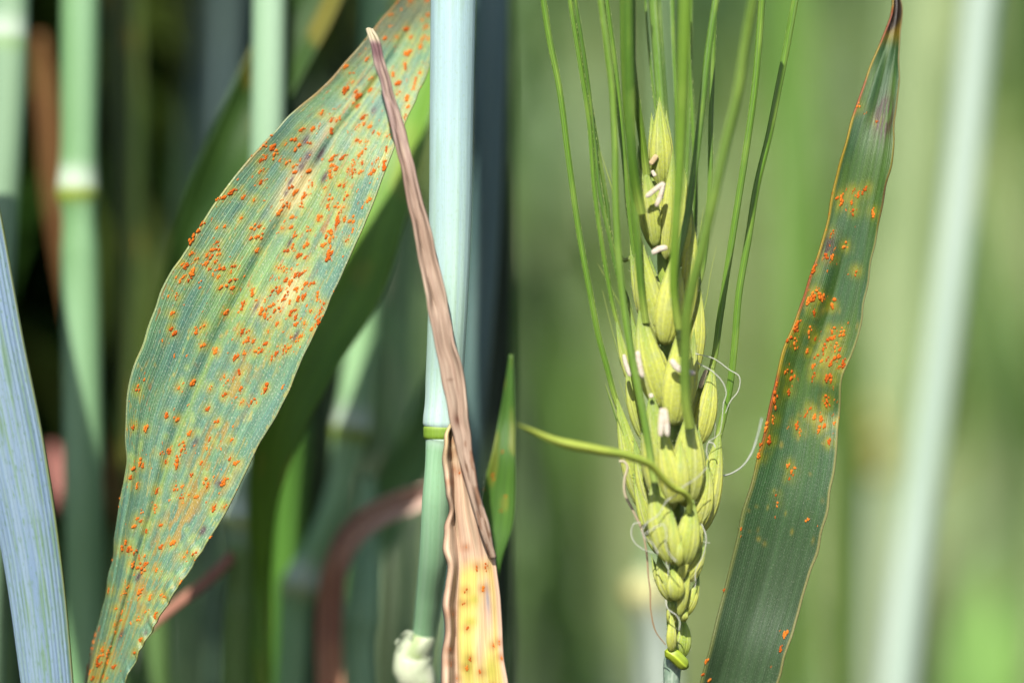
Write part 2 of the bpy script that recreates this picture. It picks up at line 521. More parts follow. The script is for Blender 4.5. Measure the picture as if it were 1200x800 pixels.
def far_crop():
    vs_, fs_, us_, cs_ = [], [], [], []
    base = 0
    r = np.random.default_rng(99)
    for k in range(3600):
        y = 0.75 + 4.0 * r.random() ** 1.3
        half = (y + D) / D * 0.06 + 0.7
        x = r.uniform(-half, half)
        s = r.uniform(1.0, 1.22)
        if x < 0.0 and y < 0.7: continue
        (V, uv), path = crop_stem_geo(r, 0.48 * s, nseg=4)
        geo = [(V, uv, C(208, 226, 192) * r.uniform(0.6, 1.05))]
        for h0 in (0.10, 0.20, 0.28, 0.35, 0.40, 0.44):
            Vl, ul = crop_leaf_geo(r, h0 * s, r.uniform(0, 6.28), r.uniform(0.18, 0.3), r.uniform(0.011, 0.018), r.uniform(0.2, 0.5), r.uniform(1.0, 2.4), n=7, nu=3)
            geo.append((Vl, ul, lin(GREENS[r.integers(6)]) / KEXP * r.uniform(0.7, 1.15)))
        for V, uv, c in geo:
            if V.shape[0] == 7 and r.random() < 0.05: continue
            V = V + np.array([x, y, float(hill(y))])
            fs_.append(grid_faces(V.shape[0], V.shape[1], base=base)); base += V.shape[0] * V.shape[1]
            vs_.append(V.reshape(-1, 3)); us_.append(uv.reshape(-1, 2)); cs_.append(np.broadcast_to(c, V.shape).reshape(-1, 3))
    o = add('wheat_crop', make_mesh('wheat_crop', np.concatenate(vs_), np.concatenate(fs_), np.concatenate(us_), np.concatenate(cs_), M['crop']))
    tag(o, 'far mass of green wheat filling the field behind everything', 'wheat crop', kind='stuff')
far_crop()

# ------------------------------------------------------------------ rust pustules
def pustule_meshes(n, lumps_range, seed):
    out = []
    r = np.random.default_rng(seed)
    phi = (1 + 5 ** 0.5) / 2
    import bmesh
    for k in range(n):
        bm = bmesh.new()
        for j in range(int(r.integers(*lumps_range))):
            geo = bmesh.ops.create_icosphere(bm, subdivisions=1, radius=1.0)
            off = Vector((r.normal(0, 0.34), r.normal(0, 0.55), 0)) if j else Vector((0, 0, 0))
            sx, sy, sz = r.uniform(0.26, 0.5), r.uniform(0.3, 0.62), r.uniform(0.22, 0.42)
            for v in geo['verts']:
                v.co = Vector((v.co.x * sx, v.co.y * sy, v.co.z * sz)) * (1 + r.uniform(-0.2, 0.2)) + off
        me = bpy.data.meshes.new('rust_pustule')
        bm.to_mesh(me); bm.free()
        for p in me.polygons: p.use_smooth = True
        me.materials.append(M['pustule'])
        out.append(me)
    return out
PUST = pustule_meshes(14, (4, 8), 5)

def surface_frame(V, px, py, x, y):
    d = (px - x) ** 2 + (py - y) ** 2
    j, i = np.unravel_index(np.argmin(d), d.shape)
    if d[j, i] > 40: return None
    j0, j1, i0, i1 = max(j - 1, 0), min(j + 1, V.shape[0] - 1), max(i - 1, 0), min(i + 1, V.shape[1] - 1)
    along = V[j1, i] - V[j0, i]; across = V[j, i1] - V[j, i0]
    nrm = np.cross(across, along)
    if nrm[1] > 0: nrm = -nrm
    return V[j, i], Vector(along).normalized(), Vector(nrm).normalized(), j, i

def add_pustules(parent, V, px, py, spots, r, mats=None, limit=300, name='rust_pustule', size=(3.2, 5.4)):
    from mathutils import Matrix
    spots = sorted(spots, key=lambda s: -s[2])
    rest_v, rest_f, nb = [], [], 0
    for k, (x, y, sz) in enumerate(spots):
        fr = surface_frame(V, px, py, x, y)
        if fr is None: continue
        p, al, nr, j, i = fr
        ac = al.cross(nr).normalized(); nr = ac.cross(al)
        rot = Matrix((ac, al, nr)).transposed().to_4x4()
        s = sz * S0
        m4 = Matrix.Translation(Vector(p) + nr * 0.00012) @ rot @ Matrix.Rotation(r.uniform(-0.4, 0.4), 4, 'Z') @ Matrix.Diagonal((s, s * r.uniform(1.0, 1.35), s * 0.9, 1))
        if k < limit:
            o = bpy.data.objects.new(name, PUST[int(r.integers(len(PUST)))])
            sc.collection.objects.link(o)
            o.parent = parent
            q, off = parent, Vector((0, 0, 0))
            while q is not None:
                off += q.location; q = q.parent
            m4.translation = m4.translation - off
            o.matrix_basis = m4
        else:
            me = PUST[int(r.integers(len(PUST)))]
            vv = np.array([m4 @ v.co for v in me.vertices]); ff = np.array([p_.vertices[:] for p_ in me.polygons]) + nb
            rest_v.append(vv); rest_f.append(ff); nb += len(vv)
    if rest_v:
        me = make_mesh('small_pustules', np.concatenate(rest_v), np.concatenate(rest_f), None, None, M['pustule'])
        o = add('rust_specks', me, parent)
        o['kind'] = 'stuff'

def region(pts, ox, oy, f):
    return [(x / f + ox, y / f + oy) for x, y in pts]

# ------------------------------------------------------------------ the broad rusted leaf
main_spots = (
    region([(45,255),(100,275),(108,300),(50,320),(25,348),(30,398),(178,352),(218,378),(225,225),(170,245),(250,250),(268,158),(325,162),(315,245),(440,105),(470,110),
            (440,170),(380,68),(600,25),(630,85),(632,128),(592,148),(665,145),(685,182),(720,190),(772,198),(588,232),(612,235),(645,232),(765,280),(625,295),(607,310),
            (625,352),(510,320),(450,330),(440,375),(468,400),(432,432),(570,370),(545,390),(570,412),(618,412),(695,405),(710,342),(490,485),(518,480),(405,505),(400,490),
            (298,545),(275,552),(332,482),(305,400),(225,408),(215,498),(225,532),(165,598),(185,612),(138,640),(210,672),(165,740),(205,730),(22,725),(18,790),(265,610),
            (310,750),(360,685),(380,675),(432,568),(418,602),(468,615),(490,650),(485,685),(478,718),(518,685),(532,547),(558,698),(437,760),(520,612),(672,567),(235,780),
            (30,468),(755,345),(753,375)], 300, 120, 5)
    + region([(328,55),(365,48),(405,20),(520,60),(470,45),(458,158),(240,185),(218,222),(200,270),(330,210),(370,208),(510,210),(508,260),(548,262),(543,325),(340,282),
              (305,320),(330,320),(335,347),(275,345),(290,365),(272,402),(320,388),(298,420),(305,455),(335,467),(360,425),(420,412),(402,442),(398,482),(410,525),(350,517),
              (203,340),(213,372),(148,395),(168,408),(205,435),(155,460),(135,480),(180,478),(115,563),(95,655),(262,718),(225,748),(108,755),(95,735),(380,650),(462,630),
              (518,545),(540,583),(580,595),(622,535),(655,520),(650,550),(625,615),(635,640),(588,630),(560,648),(578,665),(610,675),(645,712),(490,750),(455,770),(492,790),
              (520,795),(460,740),(672,585),(600,750)], 180, 220, 4.444)
    + region([(265,38),(305,30),(412,50),(332,82),(310,150),(285,175),(402,140),(347,205),(392,208),(398,288),(537,60),(540,98),(578,18),(655,5),(498,138),(550,172),(527,197),
              (635,110),(328,308),(355,320),(275,348),(300,365),(385,372),(437,362),(415,375),(265,287),(235,272),(200,405),(235,382),(228,425),(270,430),(258,460),(298,475),
              (347,455),(382,450),(333,400),(458,435),(500,480),(425,515),(475,530),(328,512),(305,540),(330,555),(340,597),(382,590),(225,603),(215,520),(203,492),(160,510),
              (133,528),(150,548),(190,562),(172,558),(108,455),(90,460),(82,415),(35,470),(20,515),(152,472),(52,645),(65,700),(90,705),(15,635),(35,770),(140,752),(217,782),
              (265,740),(287,742),(335,700),(350,705),(315,670),(357,675),(468,578),(430,632),(450,615),(175,645)], 280, 260, 5)
    + region([(135,75),(357,63),(432,38),(605,25),(675,70),(597,97),(685,137),(510,172),(297,210),(345,227),(117,260),(182,280),(560,240),(413,300),(420,285),(375,345),
              (372,380),(295,380),(313,402),(257,407),(288,450),(345,437),(340,465),(147,455),(165,468),(113,478),(133,570),(235,595),(335,588),(373,580),(425,515),(472,452),
              (515,332),(498,375),(630,338),(622,432),(657,460),(590,550),(500,578),(495,537),(367,637),(413,620),(447,630),(535,685),(592,685),(230,688),(120,780),(158,758),
              (135,748),(258,775),(104,530)], 130, 440, 4.444)
    + region([(408,10),(487,90),(545,68),(297,70),(277,98),(308,105),(327,102),(343,120),(373,150),(400,185),(368,200),(400,213),(460,213),(330,178),(218,318),(315,295),
              (293,330),(375,315),(372,355),(427,352),(502,352),(405,428),(458,448),(367,470),(252,408),(278,435),(280,472),(243,498),(240,535),(350,637),(242,715),(205,640),
              (180,655),(207,692),(185,770),(150,690),(120,740),(175,622),(663,125),(605,145),(592,282),(380,580),(130,770),(160,660),(165,700)], 80, 620, 4.444)
    + region([(400,10),(500,10),(290,88),(253,220),(320,218),(378,168),(410,222),(470,118),(505,95),(490,158),(478,228),(510,232),(463,272),(395,313),(375,373),(375,403),
              (148,345),(20,398),(62,487),(175,458),(170,528),(90,540),(92,573),(75,605),(100,625),(300,445),(330,487),(340,545),(465,430),(437,475),(428,508),(385,585),(390,628),
              (375,690),(295,730),(125,690),(135,720),(90,748),(165,745),(180,785),(220,790),(20,540)], 400, 0, 5)
    + [(254, 412), (262, 441), (281, 437), (246, 455), (300, 412), (318, 421), (311, 455), (296, 470), (275, 420), (239, 405), (330, 409), (288, 401), (312, 402), (345, 400)])
rs = np.random.default_rng(11)
ded = []
for x, y in main_spots:
    if all((x - a) ** 2 + (y - b) ** 2 > 14 for a, b, _ in ded):
        ded.append((x, y, float(np.clip(rs.lognormal(math.log(3.3), 0.26), 2.0, 5.4)) * (0.85 if y > 640 else 1.0)))
small = []
while len(small) < 560:
    x, y = rs.uniform(100, 510), rs.uniform(0, 800)
    c = ded[int(rs.integers(len(ded)))]
    if rs.random() < 0.75:
        x, y = c[0] + rs.normal(0, 9), c[1] + rs.normal(0, 11)
    small.append((x, y, 0.7 + 1.6 * rs.random() ** 2))
MAIN_SPOTS = ded

def spot_field(px, py, spots, radius):
    f = np.zeros(px.shape)
    for x, y, s in spots:
        m = (np.abs(px - x) < 4 * radius) & (np.abs(py - y) < 4 * radius)
        if m.any():
            f[m] = np.maximum(f[m], np.exp(-((px[m] - x) ** 2 + (py[m] - y) ** 2) / (2 * radius ** 2)))
    return f

def blob(px, py, cx, cy, la, lb, ang):
    c, s = math.cos(ang), math.sin(ang)
    a = (px - cx) * c + (py - cy) * s
    b = -(px - cx) * s + (py - cy) * c
    return np.exp(-((a / la) ** 2 + (b / lb) ** 2))

def main_colour(t, u, px, py):
    blue, green, yell = C(108, 150, 130), C(122, 166, 122), C(196, 208, 92)
    n1 = vnoise(u * 9 + 3, t * 14 + 1); n2 = vnoise(u * 22, t * 26 + 40); n3 = vnoise(u * 60, t * 60)
    col = mix(blue, green, 0.2 + 0.6 * smooth(0.25, 0.8, n1 * 0.4 + n2 * 0.6))
    inner = np.clip(blob(px, py, 330, 260, 190, 62, math.radians(118)) * 1.1, 0, 1)     # yellowing middle of the blade
    col = mix(col, C(150, 186, 106), np.clip(inner * smooth(0.3, 0.75, n2 * 0.5 + n1 * 0.5) * 0.75, 0, 1))
    midrib = np.exp(-((u - 0.47) / 0.02) ** 2)
    col = mix(col, C(150, 182, 96), midrib * 0.75 * smooth(0.25, 0.45, t))
    col = mix(col, C(72, 118, 100), np.exp(-((u - 0.425) / 0.018) ** 2) * 0.25)
    halo = spot_field(px, py, MAIN_SPOTS, 6.0)
    col = mix(col, yell, np.clip(halo * (0.35 + 0.75 * n3) * (0.55 + 0.6 * n1), 0, 0.85))
    fine = vnoise(u * 90 + 3, t * 150); streak = vnoise(u * 75 + 11, t * 30)
    col = mix(col, C(160, 196, 140), smooth(0.62, 0.85, streak) * 0.28)
    col = mix(col, C(84, 126, 122), smooth(0.38, 0.15, streak) * 0.35)
    col = mix(col, C(208, 190, 104), smooth(0.70, 0.85, fine) * smooth(0.35, 0.7, n2) * 0.6)
    col = mix(col, C(196, 128, 62), smooth(0.80, 0.92, vnoise(u * 70 + 33, t * 120 + 7)) * smooth(0.4, 0.7, n1) * 0.7)
    lesion = spot_field(px, py, MAIN_SPOTS, 3.6)
    col = mix(col, C(196, 140, 62), np.clip(lesion * 0.5 * n3 * 1.6, 0, 0.6))
    strk = blob(px, py, 250, 520, 130, 16, math.radians(115)) + blob(px, py, 215, 600, 120, 13, math.radians(112)) + blob(px, py, 140, 740, 90, 12, math.radians(112)) * 1.2 \
        + blob(px, py, 262, 560, 40, 12, math.radians(118))
    col = mix(col, C(190, 150, 70), np.clip(strk * smooth(0.45, 0.75, vnoise(u * 50, t * 90)) * 0.8, 0, 0.75))
    # pale necrotic patch with purple-brown streaks
    nec = np.clip(blob(px, py, 345, 222, 28, 12, math.radians(125)) * 1.7 + blob(px, py, 340, 342, 26, 8, math.radians(122)) * 1.1 + blob(px, py, 302, 358, 14, 6, math.radians(120)) * 0.6, 0, 1)
    col = mix(col, C(244, 224, 160), np.clip(nec * (0.6 + 0.7 * n3), 0, 0.95))
    pink = np.clip(blob(px, py, 368, 172, 34, 14, math.radians(128)), 0, 1)
    col = mix(col, C(172, 140, 112), pink * 0.65 * smooth(0.2, 0.7, n2 + 0.2 * n3))
    for cx, cy, la, lb in ((358,165,7,3),(376,180,10,3.5),(361,183,7,3),(353,196,8,3),(341,213,8,2.5),(335,226,6,2.5),(380,208,7,3),(438,130,4,2.5),(229,518,7,2.5),(257,566,5,4.5),
                           (239,622,6,4),(142,744,7,2.4),(162,675,6,2.2),(171,741,4,1.8),(347,393,8,2),(340,284,7,2),(301,359,7,2),(310,126,5,2.5)):
        b = blob(px, py, cx, cy, la, lb, math.radians(120))
        col = mix(col, C(84, 52, 62), np.clip(b * 1.2 * (0.5 + 0.8 * n3), 0, 0.9))
    for k in range(46):                                      # small pale chlorotic flecks
        cx, cy = _fl[k]
        col = mix(col, C(186, 208, 118), blob(px, py, cx, cy, 4.5, 3.2, 1.9) * 0.65)
    # upper fold: its shadow painted in as a brownish tone
    up = smooth(470, 440, py * 0 + px) * 0
    col = mix(col, C(120, 112, 88), smooth(34, 4, py - (505 - px) * 0.62) * 0.65)
    # margins: thin pale yellow line
    e = np.minimum(u, 1 - u)
    col = mix(col, C(206, 204, 128), smooth(0.014, 0.004, e) * 0.5)
    col = mix(col, C(178, 120, 60), smooth(0.05, 0.0, u) * smooth(0.5, 0.2, t) * 0.6 * smooth(0.3, 0.7, n2))
    # base: reddish, rusty margin
    col = mix(col, C(150, 66, 30), smooth(0.12, 0.0, u) * smooth(0.80, 0.93, t) * 0.8)
    col = mix(col, C(176, 112, 50), smooth(0.45, 0.05, u) * smooth(0.86, 0.95, t) * smooth(0.3, 0.7, n3) * 0.9)
    return punch(col, 1.15, 0.80) * np.array([0.97, 1.0, 1.0])
_fl = [(rs.uniform(140, 270), rs.uniform(430, 720)) for _ in range(46)]

def main_plant():
    e = tag(empty('wheat_plant', (-0.051, 0.004, 0)), 'wheat plant with a broad blue-green leaf speckled all over with orange rust', 'wheat plant')
    rows = [(528,-90,546,-62, .020), (500,-45,532,0, .013), (462,5,512,50, .008), (425,50,497,95, .005), (375,105,472,150, .003), (338,137,452,198, .001), (300,178,421,278, .0),
            (262,225,392,342, -.0005), (225,280,362,405, -.001), (190,340,332,472, -.001), (168,400,302,525, -.001), (151,450,270,588, -.001), (147,500,240,640, -.001),
            (147,545,210,687, -.001), (139,600,187,722, -.0005), (131,660,165,762, 0), (119,720,147,800, .001), (106,775,130,840, .002), (95,815,115,880, .003), (86,860,104,925, .004), (80,920,98,960, .004)]
    def rip(t, u):
        a = smooth(0.80, 1.0, u) * smooth(0.52, 0.68, t) * smooth(1.0, 0.9, t)
        k = (vnoise(t * 130, 0 * u + 31) - 0.5) * 2.2 * a + (vnoise(t * 60, u * 0 + 3) - 0.5) * 2.0 * smooth(0.9, 1, u) + (vnoise(t * 50, u * 0 + 9) - 0.5) * 2.4 * smooth(0.1, 0, u)
        return k, k * 0.3
    def dep(t, u):
        d = 0.00035 * np.exp(-((u - 0.45) / 0.04) ** 2) * smooth(0, 0.3, t)                 # midrib groove
        d = d + 0.0004 * (vnoise(t * 130, 0 * u + 31) - 0.5) * smooth(0.84, 1.0, u) * smooth(0.52, 0.68, t)    # crinkled margin
        d = d + 0.0045 * smooth(0.14, 0.0, u) ** 1.5 * smooth(0.6, 0.85, t)                # margin curling back
        d = d + (vnoise(u * 4, t * 7) - 0.5) * 0.0005
        return d
    o, V, px, py, t, u = blade('leaf_blade', rows, 620, 130, M['rust_leaf'], main_colour, e, cup=0.0012, ripple=rip, depth_fn=dep)
    o['label'] = 'broad blue-green blade covered in orange rust pustules'
    rim = [(133, 569, 2.8), (131, 590, 3.0), (129, 600, 2.6), (111, 744, 3.0), (110, 752, 2.4), (118, 736, 2.8), (104, 765, 3), (99, 780, 3), (106, 758, 2.6), (94, 790, 3)]
    add_pustules(o, V, px, py, MAIN_SPOTS + rim + small, np.random.default_rng(21))
    rows = [(88, 900, 12, .006), (89, 960, 15, .006), (90, 1100, 18, .006), ground_row(90, 20, .006)]
    stem('stem', rows, M['stem'], C(150, 180, 150), e)
    return e
main_plant()

# ------------------------------------------------------------------ pale striped blade
def striped_plant():
    e = tag(empty('wheat_plant', (-0.052, -0.003, 0)), 'wheat plant with a smooth pale blue striped blade free of rust', 'wheat plant')
    rows = [(-150,-40,-62,-60, .0), (-112,120,-30,105, -.001), (-78,270,2,258, -.002), (-50,400,26,392, -.003), (-26,520,50,512, -.003), (3,650,70,645, -.003), (25,800,85,797, -.003),
            (42,930,93,930, -.003), (56,1050,96,1050, -.003)]
    def colr(t, u, px, py):
        n = vnoise(u * 26, t * 9); n2 = vnoise(u * 60, t * 40)
        c = mix(C(124, 152, 180), C(142, 168, 186), n)
        c = mix(c, C(104, 142, 98), smooth(0.60, 0.85, vnoise(u * 34 + 5, t * 16)) * 0.75)
        c = mix(c, C(122, 156, 100), smooth(0.62, 0.8, n2) * 0.35)
        c = mix(c, C(128, 138, 62), smooth(0.955, 0.985, u) * 0.9)
        c = mix(c, C(150, 100, 60), smooth(0.95, 0.99, u) * smooth(0.7, 0.9, t) * 0.6)
        return c
    blade('leaf_blade', rows, 220, 60, M['striped'], colr, e, cup=-0.0022, thick=0.0003,
          depth_fn=lambda t, u: 0.00005 * np.sin(u * 2 * np.pi * 15))
    stem('stem', [(76, 1030, 20, -.002), (78, 1100, 22, -.002), ground_row(80, 22, -.002)], M['stem'], C(150, 180, 150), e)
striped_plant()

# ------------------------------------------------------------------ main stem with its node
def main_stem_plant():
    e = tag(empty('wheat_plant', (-0.009, -0.001, 0)), 'thick pale blue wheat stem with a green node ring, standing beside the rusted leaf', 'wheat plant')
    def c_up(py, u):
        c = mix(C(180, 212, 212), C(192, 224, 204), smooth(60, 420, py))
        c = mix(c, C(206, 234, 220), smooth(430, 485, py) * 0.9)
        n = vnoise(u * 60, py / 260); n2 = vnoise(u * 130, py / 90)
        c = mix(c, C(164, 194, 204), smooth(0.4, 0.9, n) * 0.5)
        return mix(c, C(150, 186, 140), smooth(0.74, 0.9, n2) * 0.3)
    stem('leaf_sheath', [(531,-2300,24,0), (531,-900,26,0), (531,-200,26,0), (531,0,26.3,-.001), (529,140,25.6,-.001), (527.5,260,25,-.001), (524,380,23,-.001), (521,440,22.2,0), (518.5,478,21.2,0), (517.5,490,21.6,0),
         (517.2,499,21,0), (517,502,19,0)], M['stem'], c_up, e, nseg=48)
    ring = stem('node_ring', [(517,497,18.5,0), (517,500,20.6,0), (517,506,21,0), (517,513,20.2,0), (517,516,17,0)], M['stem'], lambda py, u: mix(C(128, 164, 44), C(176, 204, 90), smooth(505, 498, py) * 0.5), e, nseg=40, n=20)
    def c_lo(py, u):
        c = mix(C(200, 230, 206), C(156, 206, 158), smooth(512, 530, py))
        c = mix(c, C(150, 202, 150), smooth(600, 730, py))
        c = mix(c, C(206, 226, 190), smooth(738, 756, py))
        return mix(c, C(176, 208, 176), vnoise(u * 40, py / 200) * 0.5)
    stem('culm', [(517,508,17,0), (517,515,19.5,0), (516.5,518,18.4,.0), (515,526,16.6,.0), (511,590,16.6,.001), (508.5,650,17.2,.004), (503,700,15.6,.008), (497,745,13.6,.011), (493,770,13.2,.012), (489,800,12,.012)],
         M['stem'], c_lo, e, nseg=40)
    def c_k(py, u):
        c = mix(C(212, 226, 186), C(228, 232, 200), vnoise(u * 12, py / 14))
        return mix(c, C(170, 196, 120), smooth(0.62, 0.8, vnoise(u * 9 + 4, py / 9)) * 0.7)
    kn = stem('collar', [(498,744,14.2,.011), (495,750,17,.011), (489,757,20.5,.0115), (485,766,23,.012), (484,776,23,.012), (486,786,22,.012), (491,795,19,.012), (494,803,16,.012), (491,814,13.5,.012), (489,830,14,.012)], M['stem'], c_k, e, nseg=48, n=40)
    co = np.empty(len(kn.data.vertices) * 3, np.float32); kn.data.vertices.foreach_get('co', co); co = co.reshape(-1, 3)
    qx, qy = to_px(co)
    co[:, 0] += (vnoise(qx / 9, qy / 7) - 0.5) * 1.5 * S0; co[:, 2] += (vnoise(qx / 8 + 9, qy / 9) - 0.5) * 1.5 * S0
    co[:, 2] -= np.clip((490 - qx) / 26, -1, 1) * 5 * S0
    kn.data.vertices.foreach_set('co', co.ravel())
    for pts in (((470,745),(476,740),(484,742)), ((466,757),(464,753),(468,749)), ((478,738),(480,742),(482,748))):
        Q = spline([p + (0,) for p in pts], 10)
        V, uv = tube_geo(P(Q[:, 0], Q[:, 1], 0.0095), np.linspace(1.9, 0.4, 10)[::-1] * S0, 8)
        add('auricle_hair', make_mesh('auricle_hair', V, grid_faces(10, 9), uv, np.broadcast_to(C(216, 228, 196), V.shape), M['fibre']), kn)
    stem('lower_sheath', [(490,812,13,.012), (489,900,17,.012), ground_row(480, 20, .012)], M['stem'], C(150, 186, 150), e)
main_stem_plant()

# ------------------------------------------------------------------ withered brown leaf
DEAD_SPOTS = [(559,663,3.6),(569,664,3),(546,691,2.6),(566,689,3),(544,706,2.2),(547,736,3),(551,771,3),(546,781,3.2),(564,787,3),(527,761,2.4),(527,776,2.2),(578,756,2.6),(585,752,2.6),(588,769,2.4),
              (529,718,2),(536,794,2),(577,804,2.4),(530,516,2),(536,528,1.8),(529,531,3),(532,550,3),(538,552,2.2),(527,565,1.6),(546,641,1.8)]
def dead_plant():
    e = tag(empty('wheat_plant', (-0.004, -0.004, 0)), 'wheat plant with a narrow withered brown leaf twisting across the pale stem', 'wheat plant')
    def c1(t, u, px, py):
        n = vnoise(u * 12, t * 30); n2 = vnoise(u * 26 + 4, t * 12)
        c = mix(C(194, 158, 150), C(206, 172, 142), smooth(60, 300, py))
        c = mix(c, C(166, 124, 98), smooth(0.35, 0.8, n2) * 0.55)
        c = mix(c, C(226, 198, 164), smooth(0.55, 0.9, n) * 0.5)
        c = mix(c, C(118, 70, 78), smooth(80, 62, py) * smooth(46, 54, py) * 0.8)
        c = mix(c, C(220, 205, 160), smooth(52, 44, py))
        c = mix(c, C(122, 62, 32), blob(px, py, 535, 492, 8, 4, 1.4) * 0.9 + blob(px, py, 527, 445, 2, 4, 1.4) * 0.6)
        return mix(c, C(150, 92, 46), smooth(0.66, 0.78, vnoise(u * 5 + 9, t * 46)) * smooth(470, 540, py) * 0.7)
    rows = [(431,33,435,34, -.003), (433,45,441,43, -.004), (439,72,449,69, -.006), (447,100,457,96, -.006), (460,150,472,146, -.006), (470,195,484,190, -.006), (479,240,495,236, -.006), (487,280,505,275, -.006),
            (494,320,514,316, -.006), (502,360,524,356, -.006), (510,400,531,396, -.006), (518,440,542,436, -.006), (525,475,547,472, -.006), (530,500,549,497, -.006), (536,530,553,526, -.006), (546,565,559,561, -.006),
            (556,600,567,597, -.0055), (566,632,575,629, -.005), (575,655,580,653, -.004)]
    blade('leaf_tip', rows, 240, 22, M['dead'], lambda t, u, px, py: punch(c1(t, u, px, py), 0.8, 0.95), e, cup=0.003, thick=0.0003,
          depth_fn=lambda t, u: (vnoise(u * 4, t * 18) - 0.5) * 0.0008, ripple=lambda t, u: ((vnoise(t * 30, u * 2) - 0.5) * 2.2, 0 * t * u))
    def c2(t, u, px, py):
        n = vnoise(u * 16, t * 9); n2 = vnoise(u * 30 + 7, t * 16); n3 = vnoise(u * 6 + 2, t * 12)
        c = mix(C(238, 208, 174), C(222, 186, 156), n)
        c = mix(c, C(196, 152, 124), smooth(0.55, 0.85, n2) * 0.5)
        y = smooth(640, 668, py - 26 * (n3 - 0.5)) * smooth(0.22, 0.34, u) * smooth(0.97, 0.9, u)
        y = y * (1 - blob(px, py, 571, 715, 46, 10, 1.5)) * (1 - 0.8 * blob(px, py, 563, 760, 34, 6, 1.6))
        c = mix(c, C(252, 226, 120), np.clip(y * (0.7 + 0.4 * n), 0, 0.95))
        c = mix(c, C(182, 186, 58), np.clip(blob(px, py, 556, 702, 9, 7, 0) + blob(px, py, 552, 728, 9, 6, 0) + blob(px, py, 574, 782, 22, 9, 1.5) + blob(px, py, 548, 778, 18, 7, 1.5), 0, 1) * 0.7 * y)
        c = mix(c, C(236, 214, 150), smooth(560, 500, py) * smooth(0.5, 0.2, u) * 0.7)
        c = mix(c, C(150, 150, 160), blob(px, py, 571, 700, 18, 2, 1.5) * 0.8)
        c = mix(c, C(170, 96, 44), spot_field(px, py, DEAD_SPOTS, 4.2) * 0.55)
        return mix(c, C(140, 96, 66), smooth(0.05, 0.0, u) * 0.6)
    rows = [(528,492,532,492, -.0035), (524,512,542,508, -.0035), (524,540,552,536, -.0035), (524,570,560,566, -.0035), (522,600,568,597, -.0035), (524,630,576,628, -.0035), (524,660,582,658, -.0035), (521,700,586,700, -.0035),
            (519,750,589,750, -.0035), (519,805,594,805, -.0035), (521,870,595,870, -.0035), (529,950,588,950, -.0035), (540,1050,572,1050, -.0035)]
    def rip(t, u):
        a = smooth(0.25, 0, u)
        return a * (vnoise(t * 26 + 3, 0 * u) - 0.5) * 11 * smooth(0.55, 0.2, t) + a * (vnoise(t * 18, 0 * u) - 0.5) * 5 + (vnoise(t * 16, 0 * u + 5) - 0.5) * 4 * smooth(0.8, 1, u), 0 * t * u
    def dep(t, u):
        d = -0.0013 * np.exp(-((u - 0.07) / 0.06) ** 2) * (0.55 + 0.9 * vnoise(t * 20, 0 * u)) + 0.0006 * np.exp(-((u - 0.22) / 0.07) ** 2)
        d = d + 0.0004 * np.exp(-((u - 0.86) / 0.06) ** 2) - 0.0003 * np.exp(-((u - 0.68) / 0.06) ** 2) + (vnoise(u * 6, t * 10) - 0.5) * 0.0009
        return d
    o, V, px, py, t, u = blade('leaf_blade', rows, 240, 60, M['dead'], c2, e, cup=0.001, thick=0.0003, ripple=rip, depth_fn=dep)
    add_pustules(o, V, px, py, DEAD_SPOTS, np.random.default_rng(5))
    stem('stem', [(556, 1030, 14, -.003), (556, 1100, 17, -.003), ground_row(555, 19, -.003)], M['stem'], C(160, 176, 130), e)
dead_plant()

# ------------------------------------------------------------------ blurred neighbours behind the rusted leaf
def pale(c0, c1, nodes=(), bright=C(205, 226, 200)):
    def f(py, u):
        c = mix(c0, c1, vnoise(u * 7, py / 130))
        for ny, cn in nodes:
            c = mix(c, bright, smooth(ny - 46, ny - 14, py) * smooth(ny - 2, ny - 8, py))
            c = mix(c, cn, np.exp(-((py - ny) / 9) ** 2))
        return c
    return f

def mottled(a, b, spot=None, s=0.5):
    def f(t, u, px, py):
        c = mix(a, b, vnoise(u * 5, t * 11))
        if spot is not None:
            c = mix(c, spot, smooth(0.62, 0.8, vnoise(u * 4 + 9, t * 15 + 2)) * s)
        return c
    return f

def plant(px, y, label):
    s = (y + D) / D * S0
    return tag(empty('wheat_plant', ((px - 600) * s, y, 0)), label, 'wheat plant')

# tall pale stem with a yellow-green node, left of the rusted leaf
e = plant(94, .036, 'slim pale green wheat stem with a bulging yellow node left of the rusted leaf')
stem('stem', [(98,-1600,18,.036), (97,-300,22,.036), (94,0,23,.036), (93,120,22,.036), (92,190,22,.036), (91,216,24,.036), (91,228,25,.036), (92,240,22,.036), (94,300,22,.036), (97,500,23,.036), (100,800,23,.036), ground_row(104, 26, .036)],
     M['stem'], pale(C(116, 164, 104), C(150, 194, 146), [(228, C(146, 166, 52))]), e)
stem('dry_leaf_sheath', [(60,520,3,.075), (66,540,15,.075), (74,562,19,.075), (84,590,12,.07), (97,625,4,.045), (100, 640, 2, .04)], M['dead'], C(170, 112, 100), e, n=24)
# pale stem at the picture's left border
e = plant(0, .030, 'light green wheat stem with a wide pale sheath rising above the striped blade')
stem('stem', [(22,-1600,20,.03), (16,-300,23,.03), (11,0,24,.03), (7,120,23,.03), (0,240,22,.03), (-9,400,21,.03), (-16,700,20,.03), ground_row(-20, 22, .03)], M['stem'], pale(C(134, 170, 132), C(156, 190, 150), [(52, C(150, 186, 130))]), e)
